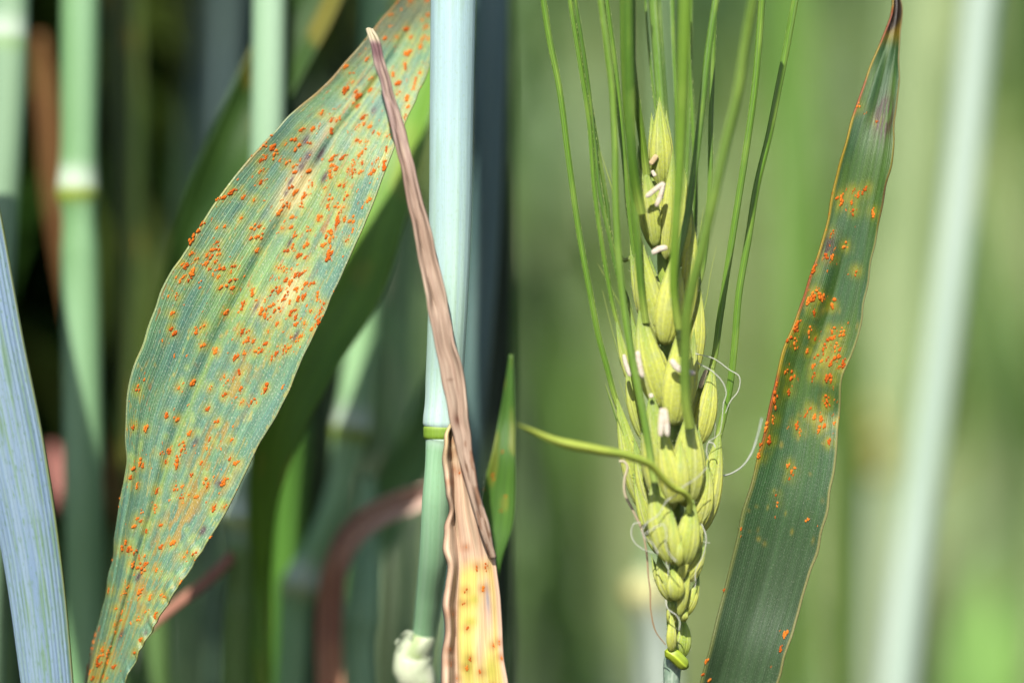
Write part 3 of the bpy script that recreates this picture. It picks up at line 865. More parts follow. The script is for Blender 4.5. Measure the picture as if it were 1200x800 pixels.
# stem crossing behind the rusted leaf
e = plant(300, .030, 'bright pale green wheat stem passing behind the rusted leaf, white node below it')
stem('stem', [(319,-1600,16,.028), (317,-300,19,.028), (316,0,20,.028), (313,180,19.5,.028), (303,400,19,.03), (291,560,18,.03), (286,590,18,.03), (284,604,23,.03), (284,614,22,.03), (283,626,18,.03), (279,720,17.5,.03), (276,820,17.5,.03), ground_row(270, 20, .03)],
     M['stem'], lambda py, u: mix(pale(C(150, 188, 146), C(176, 210, 176), [(612, C(170, 190, 120))])(py, u), C(98, 134, 50), smooth(618, 650, py)), e)
Q = spline([(284,634,7,.032), (268,655,7,.028), (240,682,7,.026), (205,709,6,.024), (172,738,5,.022), (140,770,3,.022)], 30)
V, uv = tube_geo(P(Q[:, 0], Q[:, 1], Q[:, 3]), Q[:, 2] * S0 * 1.08, 10, squash=0.5)
add('dry_leaf', make_mesh('dry_leaf', V, grid_faces(30, 11), uv, np.broadcast_to(C(176, 122, 100), V.shape), M['dead']), e)
# green leaf parallel to the rusted blade
e = plant(300, .022, 'wheat plant with a plain grass-green leaf along the rusted blade edge')
blade('leaf_blade', [(450,20,535,40,.03), (425,90,508,120,.026), (405,160,492,190,.022), (372,250,470,275,.02), (340,330,446,350,.02), (306,420,392,436,.02), (296,500,350,518,.022), (292,580,326,590,.026), (292,670,318,675,.03), (295,770,318,770,.03), (300,900,316,900,.03)],
      120, 20, M['blade'], mottled(C(112, 166, 42), C(134, 186, 58), C(180, 190, 70), 0.4), e, cup=0.003)
stem('stem', [(308, 880, 15, .03), (308, 1000, 18, .03), ground_row(308, 20, .03)], M['stem'], C(140, 176, 120), e)
# bent stem with two nodes
e = plant(340, .045, 'bent bluish wheat stem with two nodes between the rusted leaf and the main stem')
stem('stem', [(446,-1600,14,.045), (444,-300,16,.045), (440,0,17,.045), (430,300,18,.045), (420,430,19,.045), (414,485,21,.045), (411,505,23,.045), (409,516,21,.045), (404,545,17,.045), (390,600,17,.045), (368,650,18,.045), (354,678,21,.045), (349,690,22,.045), (346,706,19,.045), (343,760,18,.045), (338,830,18,.045), ground_row(330, 20, .045)],
     M['stem'], pale(C(130, 184, 116), C(166, 210, 154), [(508, C(146, 172, 52)), (690, C(170, 190, 130))]), e)
# dark spotted leaf upper left
e = plant(182, .045, 'wheat plant with a dark green yellow-mottled leaf slanting behind the rusted one')
blade('leaf_blade', [(380,-150,430,-120,.03), (350,-60,412,-40,.03), (325,0,394,15,.03), (300,45,365,70,.03), (270,105,330,135,.03), (243,165,300,195,.03), (218,230,270,260,.032), (200,290,240,320,.034), (188,340,215,360,.038), (180,410,200,420,.042), (176,500,192,500,.045), (176,700,190,700,.045)],
      120, 16, M['blade'], mottled(C(46, 84, 30), C(70, 108, 36), C(166, 150, 50), 0.55), e, cup=0.003)
stem('stem', [(183, 680, 13, .045), (183, 800, 15, .045), ground_row(183, 18, .045)], M['stem'], C(90, 126, 62), e)
# olive blade behind the slim stem
e = plant(145, .07, 'wheat plant with an upright olive blade streaked yellow beside the slim noded stem')
blade('leaf_blade', [(118,-260,150,-260,.07), (117,-60,162,-60,.07), (120,60,166,60,.07), (128,200,168,200,.07), (134,330,166,330,.07), (138,450,160,450,.07), (142,650,158,650,.07)], 90, 12, M['blade'],
      mottled(C(58, 86, 24), C(84, 104, 30), C(176, 148, 40), 0.5), e, cup=0.004)
stem('stem', [(150, 620, 11, .07), (150, 760, 14, .07), ground_row(150, 16, .07)], M['stem'], C(90, 130, 60), e)
blade('leaf_blade', [(40,40,52,40,.075), (40,90,62,90,.075), (46,150,68,150,.075), (52,220,72,220,.075), (70,330,84,330,.075), (110,520,122,520,.073), (142,640,152,640,.07)], 60, 8, M['dead'], mottled(C(130, 92, 40), C(112, 70, 30)), e, cup=0.002)
# teal blade further back
e = plant(250, .11, 'wheat plant with a broad dusky teal blade in the shade of the stand')
blade('leaf_blade', [(262,-260,300,-260,.11), (240,-60,300,-60,.11), (230,40,294,40,.11), (226,120,282,120,.11), (228,220,268,220,.11), (238,340,262,340,.11), (242,520,260,520,.11)], 80, 10, M['blade'], mottled(C(84, 112, 110), C(104, 130, 116)), e, cup=0.004)
stem('stem', [(251, 500, 12, .11), (251, 700, 14, .11), ground_row(251, 15, .11)], M['stem'], C(90, 120, 90), e)
# dark blue-green stem right behind the main stem, and an added blade at the plot edge, shade in its colour
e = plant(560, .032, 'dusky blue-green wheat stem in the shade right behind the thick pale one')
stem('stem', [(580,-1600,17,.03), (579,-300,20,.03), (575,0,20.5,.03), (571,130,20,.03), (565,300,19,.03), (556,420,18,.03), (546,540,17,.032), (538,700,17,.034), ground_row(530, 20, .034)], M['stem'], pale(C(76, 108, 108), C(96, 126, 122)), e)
e = plant(592, .05, 'wheat plant with an added narrow upright blade coloured dark as shade at the edge of the stand')
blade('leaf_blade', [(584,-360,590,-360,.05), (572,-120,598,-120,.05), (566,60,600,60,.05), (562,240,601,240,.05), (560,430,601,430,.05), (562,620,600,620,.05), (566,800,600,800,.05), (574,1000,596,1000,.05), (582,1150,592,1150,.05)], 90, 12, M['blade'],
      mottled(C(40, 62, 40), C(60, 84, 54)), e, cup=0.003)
stem('stem', [(587, 1120, 12, .05), (587, 1250, 15, .05), ground_row(587, 16, .05)], M['stem'], C(100, 130, 80), e)
# green leaf behind the withered one
e = plant(564, .009, 'wheat plant with a fresh green rust-dotted leaf tucked behind the withered brown one')
GS = [(576,557,2), (566,574,1.6), (577,563,1.4), (590,530,1.8), (585,600,1.5), (592,580,1.4)]
o, V, px, py, t, u = blade('leaf_blade', [(597,415,601,416,.010), (592,450,602,453,.010), (585,490,603,494,.010), (577,530,603,535,.009), (567,570,603,576,.009), (562,610,600,616,.009), (562,650,588,655,.009), (560,720,580,720,.010), (558,800,574,800,.010), (558,930,570,930,.010)], 120, 16, M['blade'],
      mottled(C(70, 118, 34), C(92, 140, 46), C(176, 172, 60), 0.4), e, cup=0.002)
add_pustules(o, V, px, py, GS, np.random.default_rng(8))
stem('stem', [(564, 910, 12, .010), (564, 1000, 15, .010), ground_row(564, 17, .010)], M['stem'], C(140, 170, 110), e)
# brown curled leaf
e = plant(384, .036, 'wheat plant with a dried brown leaf curling over in an arch below the nodes')
blade('leaf_blade', [(503,566,508,590,.034), (480,571,484,600,.034), (450,582,458,611,.034), (424,596,436,624,.034), (400,618,418,642,.034), (384,650,406,668,.034), (374,690,402,698,.035), (371,740,400,742,.036), (372,800,402,800,.036), (376,900,400,900,.036), (380,1020,396,1020,.036)],
      100, 14, M['dead'], lambda t, u, px, py: mix(mix(C(236, 202, 182), C(214, 160, 128), smooth(0.05, 0.4, t)), C(170, 122, 112), smooth(0.4, 0.8, vnoise(u * 5, t * 9)) * 0.6), e, cup=0.006)
stem('stem', [(388, 1000, 13, .036), (388, 1100, 16, .036), ground_row(388, 18, .036)], M['stem'], C(140, 170, 120), e)
# soft green leaf behind it
e = plant(388, .062, 'wheat plant with a soft light green leaf leaning behind the curled brown one')
blade('leaf_blade', [(512,420,545,432,.06), (490,470,536,488,.06), (466,515,514,538,.06), (440,565,484,590,.06), (418,615,456,638,.06), (402,665,432,680,.062), (394,730,416,735,.062), (390,830,406,830,.062), (388,950,400,950,.062)], 90, 12, M['blade'],
      mottled(C(124, 178, 92), C(140, 192, 110)), e, cup=0.004)
stem('stem', [(394, 930, 12, .062), (394, 1050, 14, .062), ground_row(394, 16, .062)], M['stem'], C(130, 160, 110), e)
# low pale stem
e = plant(420, .05, 'short pale mint wheat stem rising behind the curled brown leaf')
stem('stem', [(432,560,6,.052), (428,640,16,.052), (422,712,21,.05), (420,724,23,.05), (419,740,21,.05), (418,800,21,.05), ground_row(414, 23, .05)], M['stem'], pale(C(148, 198, 142), C(170, 212, 160)), e)
# green strap leaf
e = plant(332, .055, 'wheat plant with an upright strap of bright green leaf under the rusted blade')
blade('leaf_blade', [(352,430,362,430,.055), (336,520,362,520,.055), (322,600,356,600,.055), (314,700,350,700,.055), (312,810,346,810,.055), (318,950,340,950,.055), (324,1100,336,1100,.055)], 80, 10, M['blade'], mottled(C(96, 156, 54), C(116, 176, 66)), e, cup=0.004)
stem('stem', [(330, 1080, 12, .055), (330, 1200, 14, .055), ground_row(330, 16, .055)], M['stem'], C(130, 160, 110), e)
# leaf low on the left
e = plant(125, .075, 'wheat plant with a dim green leaf slanting down beside the base of the rusted blade')
blade('leaf_blade', [(206,400,226,412,.075), (178,450,212,468,.075), (148,510,186,530,.075), (122,580,156,596,.075), (108,660,140,668,.075), (104,760,132,760,.075), (110,900,128,900,.075)], 80, 10, M['blade'], mottled(C(52, 92, 30), C(74, 116, 38), C(160, 110, 36), 0.6), e, cup=0.004)
stem('stem', [(119, 880, 12, .075), (119, 1000, 14, .075), ground_row(119, 16, .075)], M['stem'], C(110, 140, 90), e)

# ------------------------------------------------------------------ right-hand leaf
right_spots = (
    region([(345,10),(320,8),(267,55),(448,65),(262,158),(242,185),(290,172),(300,185),(270,185),(265,238),(345,213),(195,290),(187,320),(165,345),(182,370),(270,353),(345,318),(388,320),(390,338),(335,355),(352,345),
            (312,393),(362,383),(380,395),(285,425),(302,445),(325,440),(345,450),(370,432),(395,458),(378,472),(265,472),(268,508),(143,492),(170,517),(155,573),(325,525),(340,525),(95,607),(255,650),(235,680),(272,690),
            (302,693),(312,723),(290,738),(360,708),(210,747),(92,695),(78,783),(60,735),(317,640),(320,612),(335,793),(195,715),(105,545),(245,315),(240,405)], 880, 300, 3.636)
    + region([(163,312),(220,355),(152,557),(102,577),(145,592),(165,570),(175,567),(188,552),(111,602),(149,615),(210,622),(85,685),(88,757),(72,760),(125,722),(33,787),(160,793),(114,582)], 940, 0, 2.5)
    + region([(100,158),(147,240),(10,185),(5,230),(55,305),(50,322),(20,360),(22,380),(40,690),(95,418),(30,720),(48,290),(90,420)], 900, 400, 2)
    + [(895,502),(892,520),(890,535),(868,618),(849,691),(825,774),(823,789),(831,795)])
RS = []
rr = np.random.default_rng(31)
for x, y in right_spots:
    if all((x - a) ** 2 + (y - b) ** 2 > 12 for a, b, _ in RS):
        RS.append((x, y, float(np.clip(rr.lognormal(math.log(3.6), 0.26), 2.2, 5.6)) * (0.8 if y > 560 or y < 300 else 1.08)))
RSMALL = [(c[0] + rr.normal(0, 10), c[1] + rr.normal(0, 12), rr.uniform(0.7, 1.5)) for c in [RS[int(rr.integers(len(RS)))] for _ in range(90)]]
FLECKS = [(rr.uniform(860, 1010), rr.uniform(330, 640)) for _ in range(60)]

def right_leaf_plant():
    e = tag(empty('wheat_plant', (0.018, 0.003, 0)), 'wheat plant with a dark green tapering leaf, brown at the tip and dotted with rust', 'wheat plant')
    def colr(t, u, px, py):
        n1 = vnoise(u * 7, t * 18); n2 = vnoise(u * 24, t * 40); n3 = vnoise(u * 50, t * 160)
        c = mix(C(70, 110, 68), C(88, 124, 60), smooth(0.3, 0.8, n1) * smooth(640, 420, py))
        c = mix(c, C(84, 108, 84), smooth(520, 700, py) * 0.8)
        halo = spot_field(px, py, RS, 5.5)
        c = mix(c, C(170, 170, 54), np.clip(halo * (0.2 + 0.9 * vnoise(u * 30, t * 40)) * smooth(620, 520, py), 0, 0.75))
        c = mix(c, C(190, 180, 60), np.clip((blob(px, py, 972, 418, 24, 10, 1.75) + 0.7 * blob(px, py, 955, 345, 12, 7, 1.75) + 0.8 * blob(px, py, 955, 490, 12, 9, 1.2) + 0.7 * blob(px, py, 996, 228, 9, 9, 0)) * (0.25 + 0.9 * vnoise(u * 34 + 4, t * 30)), 0, 0.85))
        for x, y in FLECKS:
            c = mix(c, C(190, 176, 96), blob(px, py, x, y, 1.4 + (x * 7 % 3.0), 1.2 + (y * 3 % 1.4), 1.8) * (0.15 + 0.5 * (x * 13 % 1.0)))
        # brown bruises and the scorched tip
        br = np.clip(blob(px, py, 1036, 138, 22, 10, 1.7) * 1.3 + 0.8 * blob(px, py, 970, 290, 17, 8, 1.75), 0, 1)
        c = mix(c, C(70, 46, 24), np.clip(br * 1.7, 0, 1) * smooth(0.15, 0.55, vnoise(u * 40, t * 90)) * 0.95)
        c = mix(c, C(178, 150, 54), smooth(60, 30, py) * 0.85)
        c = mix(c, C(34, 16, 12), np.clip(smooth(44, 20, py + (u - 0.6) * 8) + blob(px, py, 1044, 28, 9, 4, 1.9), 0, 1) * 0.95)
        lm = smooth(0.055, 0.015, u)
        c = mix(c, mix(C(196, 170, 70), C(186, 104, 48), smooth(0.4, 0.7, vnoise(t * 24, u * 0))), lm * 0.9 * smooth(620, 480, py))
        c = mix(c, C(150, 158, 104), lm * 0.7 * smooth(480, 620, py))
        rm = smooth(0.965, 0.99, u)
        c = mix(c, C(206, 196, 148), rm * 0.6 * smooth(255, 280, py))
        c = mix(c, C(150, 132, 52), rm * 0.8 * smooth(280, 255, py))
        c = mix(c, C(88, 44, 30), rm * np.clip(blob(px, py, 1032, 225, 26, 8, 1.7) * 1.2, 0, 1) * 0.9)
        return punch(c, 1.3, 0.62) * np.array([1.03, 1.0, 0.80])
    rows = [(1046,-16,1052,-17,.005), (1045,8,1056,10,.004), (1038,35,1055,45,.003), (1020,80,1053,95,.002), (1005,120,1049,140,.001), (990,165,1045,185,.0), (978,215,1036,235,0), (968,260,1028,275,0), (957,300,1021,315,0), (945,335,1015,350,0),
            (932,370,1008,385,0), (921,400,998,415,0), (914,425,987,441,0), (907,455,984,475,0), (898,495,981,515,0), (888,540,976,560,0), (875,585,968,605,.0), (862,635,955,655,.0005), (848,690,938,715,.001), (833,750,920,770,.001), (818,810,902,830,.002),
            (803,880,880,900,.002), (790,960,850,980,.003), (786,1040,822,1050,.003)]
    def rip(t, u):
        return (vnoise(t * 34 + 2, 0 * u) - 0.5) * 3.2 * smooth(0.12, 0, u) + (vnoise(t * 44 + 7, 0 * u) - 0.5) * 3.6 * smooth(0.88, 1, u), 0 * t * u
    def dep(t, u):
        return 0.0006 * np.exp(-((u - 0.46) / 0.12) ** 2) * smooth(0.1, 0.5, t) + (vnoise(u * 4, t * 9) - 0.5) * 0.0012 + 0.0006 * np.exp(-((t - 0.46) / 0.02) ** 2) * smooth(0.4, 1, u)
    o, V, px, py, t, u = blade('leaf_blade', rows, 460, 60, M['dark_leaf'], colr, e, cup=0.001, ripple=rip, depth_fn=dep)
    o['label'] = 'dark green tapering blade with rust pustules and scorched tip'
    add_pustules(o, V, px, py, RS + RSMALL, np.random.default_rng(41))
    stem('stem', [(803, 1030, 14, .004), (800, 1100, 18, .004), ground_row(790, 20, .004)], M['stem'], C(120, 150, 110), e)
right_leaf_plant()

# ------------------------------------------------------------------ bearded wheat ear
def husk(name, parent, base, tip, width, y0=0.0, y1=None, thick=0.47, bow=0.0, tint=0.5, nv=34, nu=28, tipgreen=0.7, fat=0.36):
    """boat-shaped husk from base to tip (pixels), with a keel and pale thin margins"""
    y1 = y0 if y1 is None else y1
    t = np.linspace(0, 1, nv)
    b, p = np.array(base, float), np.array(tip, float)
    p = p + (p - b) * (0.10 if width > 15 or b[1] < 655 else 0.34)
    ax = p - b; L = np.linalg.norm(ax); nx = np.array([-ax[1], ax[0]]) / L
    c = b + t[:, None] * ax + nx * (bow * np.sin(np.pi * t))[:, None]
    path = P(c[:, 0], c[:, 1], y0 + (y1 - y0) * t - 0.0008 * np.sin(np.pi * t))
    a = fat
    prof = np.where(t < a, np.sin(np.pi / 2 * (t / a) ** 0.62) ** 0.9, np.cos(np.pi / 2 * np.clip((t - a) / (1 - a), 0, 1) ** 0.80))
    prof = np.clip(prof, 0, 1) * 0.97 + 0.03 * (1 - t) * (t > 0.0)
    rad = np.maximum(width * 1.13 / 2 * prof, 0.35) * S0
    th = np.linspace(0, 2 * np.pi, nu + 1)
    T = np.gradient(path, axis=0); T /= np.linalg.norm(T, axis=1)[:, None]
    side = np.cross(T, np.array([0, 1.0, 0])); side /= np.linalg.norm(side, axis=1)[:, None]
    front = np.cross(side, T); front *= np.sign(-front[:, 1:2])
    keel = 1 + 0.20 * np.exp(-((np.angle(np.exp(1j * (th - np.pi / 2)))) / 0.16) ** 2) + 0.022 * np.cos(9 * th)
    hs_ = 1 if (int(b[0] * 7 + b[1] * 3) % 2) else -1
    lap = np.pi / 2 + hs_ * (0.45 + 0.3 * ((int(b[0] * 13 + p[1]) % 10) / 10))        # edge of the outer husk lapping over the inner one
    keel = keel * (1 - 0.10 * smooth(-0.05, 0.05, hs_ * (th - lap)))
    V = path[:, None] + rad[:, None, None] * (np.cos(th)[None, :, None] * side[:, None] + (np.sin(th) * keel * thick * 1.25)[None, :, None] * front[:, None])
    uv = np.stack(np.meshgrid(th / (2 * np.pi), t * L / 100), -1)
    tt = t[:, None] + 0 * th[None]; aa = np.abs(np.sin(th))[None] + 0 * tt
    n = vnoise(uv[..., 0] * 26 + b[0], tt * 16 + b[1]); n2 = vnoise(uv[..., 0] * 9 + b[0], tt * 5 + b[1])
    yel, grn, dk = C(250, 254, 118), C(192, 222, 90), C(140, 184, 76)
    col = mix(mix(grn, yel, tint + 0 * tt), yel, np.clip(np.exp(-((tt - 0.42) / 0.26) ** 2) * (0.35 + 0.8 * n2) * (0.4 + tint), 0, 1))
    col = mix(col, dk, smooth(0.55, 0.95, tt) * tipgreen)
    keelm = np.exp(-((np.angle(np.exp(1j * (th - np.pi / 2)))) / 0.22) ** 2)[None] + 0 * tt
    col = mix(col, dk, keelm * 0.5 * smooth(0.1, 0.7, tt))
    col = mix(col, C(212, 222, 168), smooth(0.42, 0.0, aa) * 0.55 * smooth(0.05, 0.3, tt))          # thin pale margins
    col = mix(col, C(222, 228, 176), np.exp(-((th[None] - lap) / 0.10) ** 2) * 0.55 * smooth(0.0, 0.2, tt) * smooth(0.9, 0.6, tt))
    col = mix(col, C(206, 220, 158), smooth(0.58, 0.9, n) * 0.40)                                   # down
    col = mix(col, C(200, 214, 140), smooth(0.12, 0.0, tt) * 0.5)
    r = np.random.default_rng(int(b[0] * 17 + b[1] * 5 + width))
    hv, ht = [], []
    base_n = nv * (nu + 1)
    for k in range(int(L * 0.55)):
        j = int(r.integers(4, nv - 2)); a0 = r.choice([0.0, np.pi, np.pi / 2]) + r.normal(0, 0.22)
        i = int(round((a0 % (2 * np.pi)) / (2 * np.pi) * nu))
        p0 = V[j, i]; nr = p0 - path[j]; nr /= np.linalg.norm(nr) + 1e-12
        ln = r.uniform(1.2, 3.4) * S0; w_ = 0.22 * S0
        d_ = nr * 0.75 + T[j] * 0.75 + r.normal(0, 0.2, 3)
        hv += [p0 - side[j] * w_ - nr * w_, p0 + side[j] * w_ - nr * w_, p0 + T[j] * w_ * 2 - nr * w_, p0 + d_ * ln]
        q = base_n + 4 * k
        ht += [(q, q + 1, q + 3), (q + 1, q + 2, q + 3), (q + 2, q, q + 3)]
    if not hv:
        return add(name, make_mesh(name, V, grid_faces(nv, nu + 1), uv, col, M['husk']), parent)
    me = mixed_mesh(name, np.concatenate([V.reshape(-1, 3), np.array(hv)]), grid_faces(nv, nu + 1), np.array(ht),
                    np.concatenate([uv.reshape(-1, 2), np.zeros((len(hv), 2))]), np.concatenate([np.clip(col, 0, 1).reshape(-1, 3), np.broadcast_to(C(226, 232, 190), (len(hv), 3))]), M['husk'])
    return add(name, me, parent)

def awn(parent, pts, r0, r1, y0, y1, colour=(104, 148, 38), teeth=True, n=None, name='awn', tip=False):
    """three-grooved awn through pixel points from base to its end, with fine forward teeth along it"""
    k = len(pts)
    pts = [(x, y, yy) for (x, y), yy in zip(pts, np.linspace(y0, y1, k))]
    Lp = sum(math.dist(pts[i][:2], pts[i + 1][:2]) for i in range(k - 1))
    n = n or max(20, int(Lp / 5))
    Q = spline(pts, n)
    path = P(Q[:, 0], Q[:, 1], Q[:, 2])
    t = np.linspace(0, 1, n)
    rad = (r0 + (r1 - r0) * t) * S0 * 1.18
    if tip: rad = rad * np.clip((1 - t) * 3.5, 0.05, 1) ** 0.7
    V, uv = tube_geo(path, rad, 15, ridge=lambda th: 1 + 0.16 * np.cos(3 * th + 0.6))
    nz = vnoise(uv[..., 0] * 6, uv[..., 1] * 3)
    col = mix(C(*colour), C(150, 182, 70), smooth(0.5, 0.85, nz) * 0.5)
    col = mix(col, C(168, 190, 84), smooth(0.10, 0.0, t)[:, None] * 0.8 + 0 * nz)
    verts, faces, uvs, cols = [V.reshape(-1, 3)], [grid_faces(n, 16)], [uv.reshape(-1, 2)], [col.reshape(-1, 3)]
    base = n * 16
    if teeth:
        T, N1, B1 = frames(path)
        r = np.random.default_rng(int(pts[0][0] * 31 + pts[0][1]))
        for sgn in (-1, 1):
            for q in np.arange(0.04, 0.98, 4.6 / Lp):
                f = min(q + r.normal(0, 0.3) * 4.6 / Lp, 0.985); f = max(f, 0.01)
                i = int(f * (n - 1))
                sd = np.cross(T[i], [0, 1, 0]) * sgn + np.array([0, -0.4 * r.random(), 0])
                sd /= np.linalg.norm(sd)
                p0 = path[i] + (path[min(i + 1, n - 1)] - path[i]) * (f * (n - 1) - i) + sd * rad[i] * 0.9
                h = r.uniform(0.9, 1.7) * S0
                q3 = np.stack([p0 - T[i] * h * 0.7, p0 + T[i] * h * 0.6 + np.cross(T[i], sd) * h * 0.3, p0 + T[i] * h * 0.6 - np.cross(T[i], sd) * h * 0.3, p0 + sd * h + T[i] * h * 1.5])
                verts.append(q3); faces.append(np.array([[0, 1, 3, 3], [1, 2, 3, 3], [2, 0, 3, 3]]) + base); base += 4
                uvs.append(np.zeros((4, 2))); cols.append(np.broadcast_to(C(196, 212, 130), (4, 3)))
    F = np.concatenate(faces)
    quads = F[F[:, 2] != F[:, 3]]; tris = F[F[:, 2] == F[:, 3]][:, :3]
    me = mixed_mesh(name, np.concatenate(verts), quads, tris, np.concatenate(uvs), np.concatenate(cols), M['awn'])
    return add(name, me, parent)

def mixed_mesh(name, verts, quads, tris, uv, col, mat):
    me = bpy.data.meshes.new(name)
    me.from_pydata(verts.tolist(), [], quads.tolist() + tris.tolist())
    me.polygons.foreach_set('use_smooth', np.ones(len(me.polygons), bool))
    li = np.empty(len(me.loops), np.int32); me.loops.foreach_get('vertex_index', li)
    me.uv_layers.new(name='UVMap').data.foreach_set('uv', uv.astype(np.float32)[li].ravel())
    c = np.ones((len(verts), 4), np.float32); c[:, :3] = col
    me.color_attributes.new('Col', 'FLOAT_COLOR', 'POINT').data.foreach_set('color', c.ravel())
    me.materials.append(mat)
    return me

def thread(name, parent, pts, r0, r1, y, c0, c1=None, mat='fibre'):
    Q = spline([p + (0,) for p in pts], max(24, 8 * len(pts)))
    n = len(Q); t = np.linspace(0, 1, n)
    yy = np.interp(t, np.linspace(0, 1, 2), y) if isinstance(y, tuple) else y + 0 * t
    V, uv = tube_geo(P(Q[:, 0], Q[:, 1], yy), (r0 + (r1 - r0) * t) * S0 * (0.72 + 0.3 * vnoise(t * 14 + pts[0][0], t * 0)), 7)
    col = mix(np.asarray(c0), np.asarray(c1 if c1 is not None else c0), t[:, None] + 0 * uv[..., 0])
    return add(name, make_mesh(name, V, grid_faces(n, 8), uv, col, M[mat]), parent)

def wheat_ear():
    e = tag(empty('wheat_plant', (0.0185, 0.002, 0)), 'wheat plant with a yellow-green bearded ear in flower, long upright awns', 'wheat plant')
    # stalk and rachis
    def c_st(py, u):
        c = mix(C(140, 164, 140), C(122, 150, 128), vnoise(u * 14, py / 10))
        return mix(c, C(196, 210, 190), smooth(0.62, 0.8, vnoise(u * 40, py / 3.2)) * 0.6)
    stem('stem', [(789,764,8,.001), (788,772,10,.001), (787.5,785,10.4,.001), (787,800,9.6,.001), (787,860,9.6,.001), (788,1300,12,.001), ground_row(790, 18, .001)], M['stem'], c_st, e, nseg=28)
    def c_ra(py, u):
        return mix(C(196, 216, 90), C(160, 192, 80), vnoise(u * 9, py / 16))
    stem('rachis', [(789,775,6,.001), (789,750,5.5,.001), (788,728,7,.001), (789,705,7,.001), (792,690,6,.001), (793,660,9,.001), (790,600,12,.001), (788,500,12,.001), (785,400,11,.001), (780,300,10,.001), (776,205,6,.001)], M['awn'], c_ra, e, nseg=20)
    stem('rachis_joint', [(779,762,.5,-.0008), (781,763,5,-.0008), (788,766,7.6,-.0012), (794,771,8,-.0012), (800,777,7.6,-.001), (804,780,5.5,-.0008), (806,781,3,-.0008), (807,781.5,.4,-.0008)], M['awn'], lambda py, u: mix(C(188, 206, 50), C(160, 186, 62), vnoise(u * 6, py / 5)), e, nseg=20)

    def spikelet(husks, awns=(), anthers=()):
        s = empty('spikelet', (0, 0, 0)); set_parent(s, e)
        for nm, a, kw in husks:
            husk(nm, s, *a, **kw)
        for pts, r0, r1, y0, y1, kw in awns:
            awn(s, pts, r0, r1, y0, y1, **kw)
        for pts, r, y, cc in anthers:
            Q = spline([p + (0,) for p in pts], 18); t = np.linspace(0, 1, 18)
            rad = r * 0.92 * S0 * (0.95 + 0.08 * np.cos(5 * t + r)) * np.clip(np.minimum(t * 14, (1 - t) * 14), 0.25, 1) ** 0.5
            path = P(Q[:, 0], Q[:, 1], y)
            V, uv = tube_geo(path, rad, 14, ridge=lambda th: 1 - 0.28 * np.abs(np.cos(th)) ** 6)
            col = mix(C(*cc), C(206, 180, 140), smooth(0.55, 0.8, vnoise(uv[..., 0] * 8 + pts[0][0], uv[..., 1] * 90)) * 0.55)
            add('anther', make_mesh('anther', V, grid_faces(18, 15), uv, col, M['anther']), s)
        return s
    H = lambda nm, *a, **k: (nm, a, k)
    A = lambda pts, r0, r1, y0, y1, **k: (pts, r0, r1, y0, y1, k)
    cream = (238, 226, 206)
    # terminal spikelet
    spikelet([H('lemma', (776,222), (773,124), 25, -.001, tint=.45, thick=.6, tipgreen=.25), H('glume', (771,215), (764,140), 16, -.0005, tint=.35, tipgreen=.3), H('glume', (783,222), (781,138), 15, -.0005, tint=.4, tipgreen=.3)],
             [A([(776,140),(771,70),(766,0),(762,-120)], 4.2, 3.6, .004, .006), A([(780,145),(775,70),(771,0),(768,-110)], 3.4, 2.8, .005, .008), A([(771,150),(761,60),(755,-20),(752,-120)], 1.2, 1.0, .003, .004)],
             [([(762,193),(767,186),(770,182)], 3.6, -.003, (226, 200, 150)), ([(764,200),(768,207)], 2.6, -.003, cream)])
    # upper spikelets
    spikelet([H('glume', (771,296), (750,182), 24, -.002, tint=.35, bow=-2), H('lemma', (774,298), (762,205), 22, -.001, tint=.5, bow=2), H('lemma', (768,290), (757,198), 18, -.0028, tint=.4)],
             [A([(758,205),(752,158),(744,100),(740,50),(738,0),(736,-120)], 3.6, 3.0, -.003, -.008, colour=(112, 152, 40)), A([(752,250),(743,200),(738,100),(736,0),(734,-130)], 4.6, 4.6, -.006, -.012, colour=(84, 126, 30)),
              A([(748,215),(738,160),(733,90),(731,0),(730,-120)], 3.6, 3.4, -.004, -.009, colour=(98, 138, 34))],
             [([(778,214),(768,222),(757,231)], 3.2, -.006, cream), ([(778,214),(774,229),(769,242)], 3.0, -.006, cream)])
    spikelet([H('glume', (780,304), (788,186), 19, -.002, tint=.7, bow=1), H('lemma', (795,315), (800,200), 20, -.0025, tint=.75, bow=3), H('lemma', (786,310), (792,215), 18, -.001, tint=.6)],
             [A([(796,385),(790,340),(791,290),(796,210),(799,140),(801,70),(803,0),(805,-120)], 3.4, 6.4, -.009, -.016, colour=(118, 158, 44)), A([(795,300),(797,200),(792,100),(789,40),(788,0),(787,-100)], 2.2, 1.8, .004, .006),
              A([(803,230),(806,160),(808,90),(809,0),(810,-100)], 2.6, 2.2, .005, .008)],
             [([(764,297),(772,292),(782,290)], 3.8, -.0055, cream)])
    # second tier
    spikelet([H('glume', (776,404), (749,277), 28, -.0028, tint=.45, bow=-4), H('lemma', (770,398), (741,296), 20, -.0008, tint=.3, bow=-3), H('glume', (774,400), (762,308), 22, -.0012, tint=.3, bow=1)],
             [A([(748,330),(742,285),(733,200),(727,130),(719,60),(711,0),(700,-100)], 2.4, 2.2, -.001, -.002), A([(741,300),(733,305),(721,290),(711,235),(700,170),(688,100),(676,30),(670,0),(655,-90)], 2.0, 2.2, .001, .002, colour=(86, 126, 34)),
              A([(745,300),(735,240),(733,210),(726,150),(712,70),(706,0),(700,-90)], 1.8, 1.8, .002, .003)],
             [([(731,415),(734,428),(739,441)], 3.0, -.004, cream)])
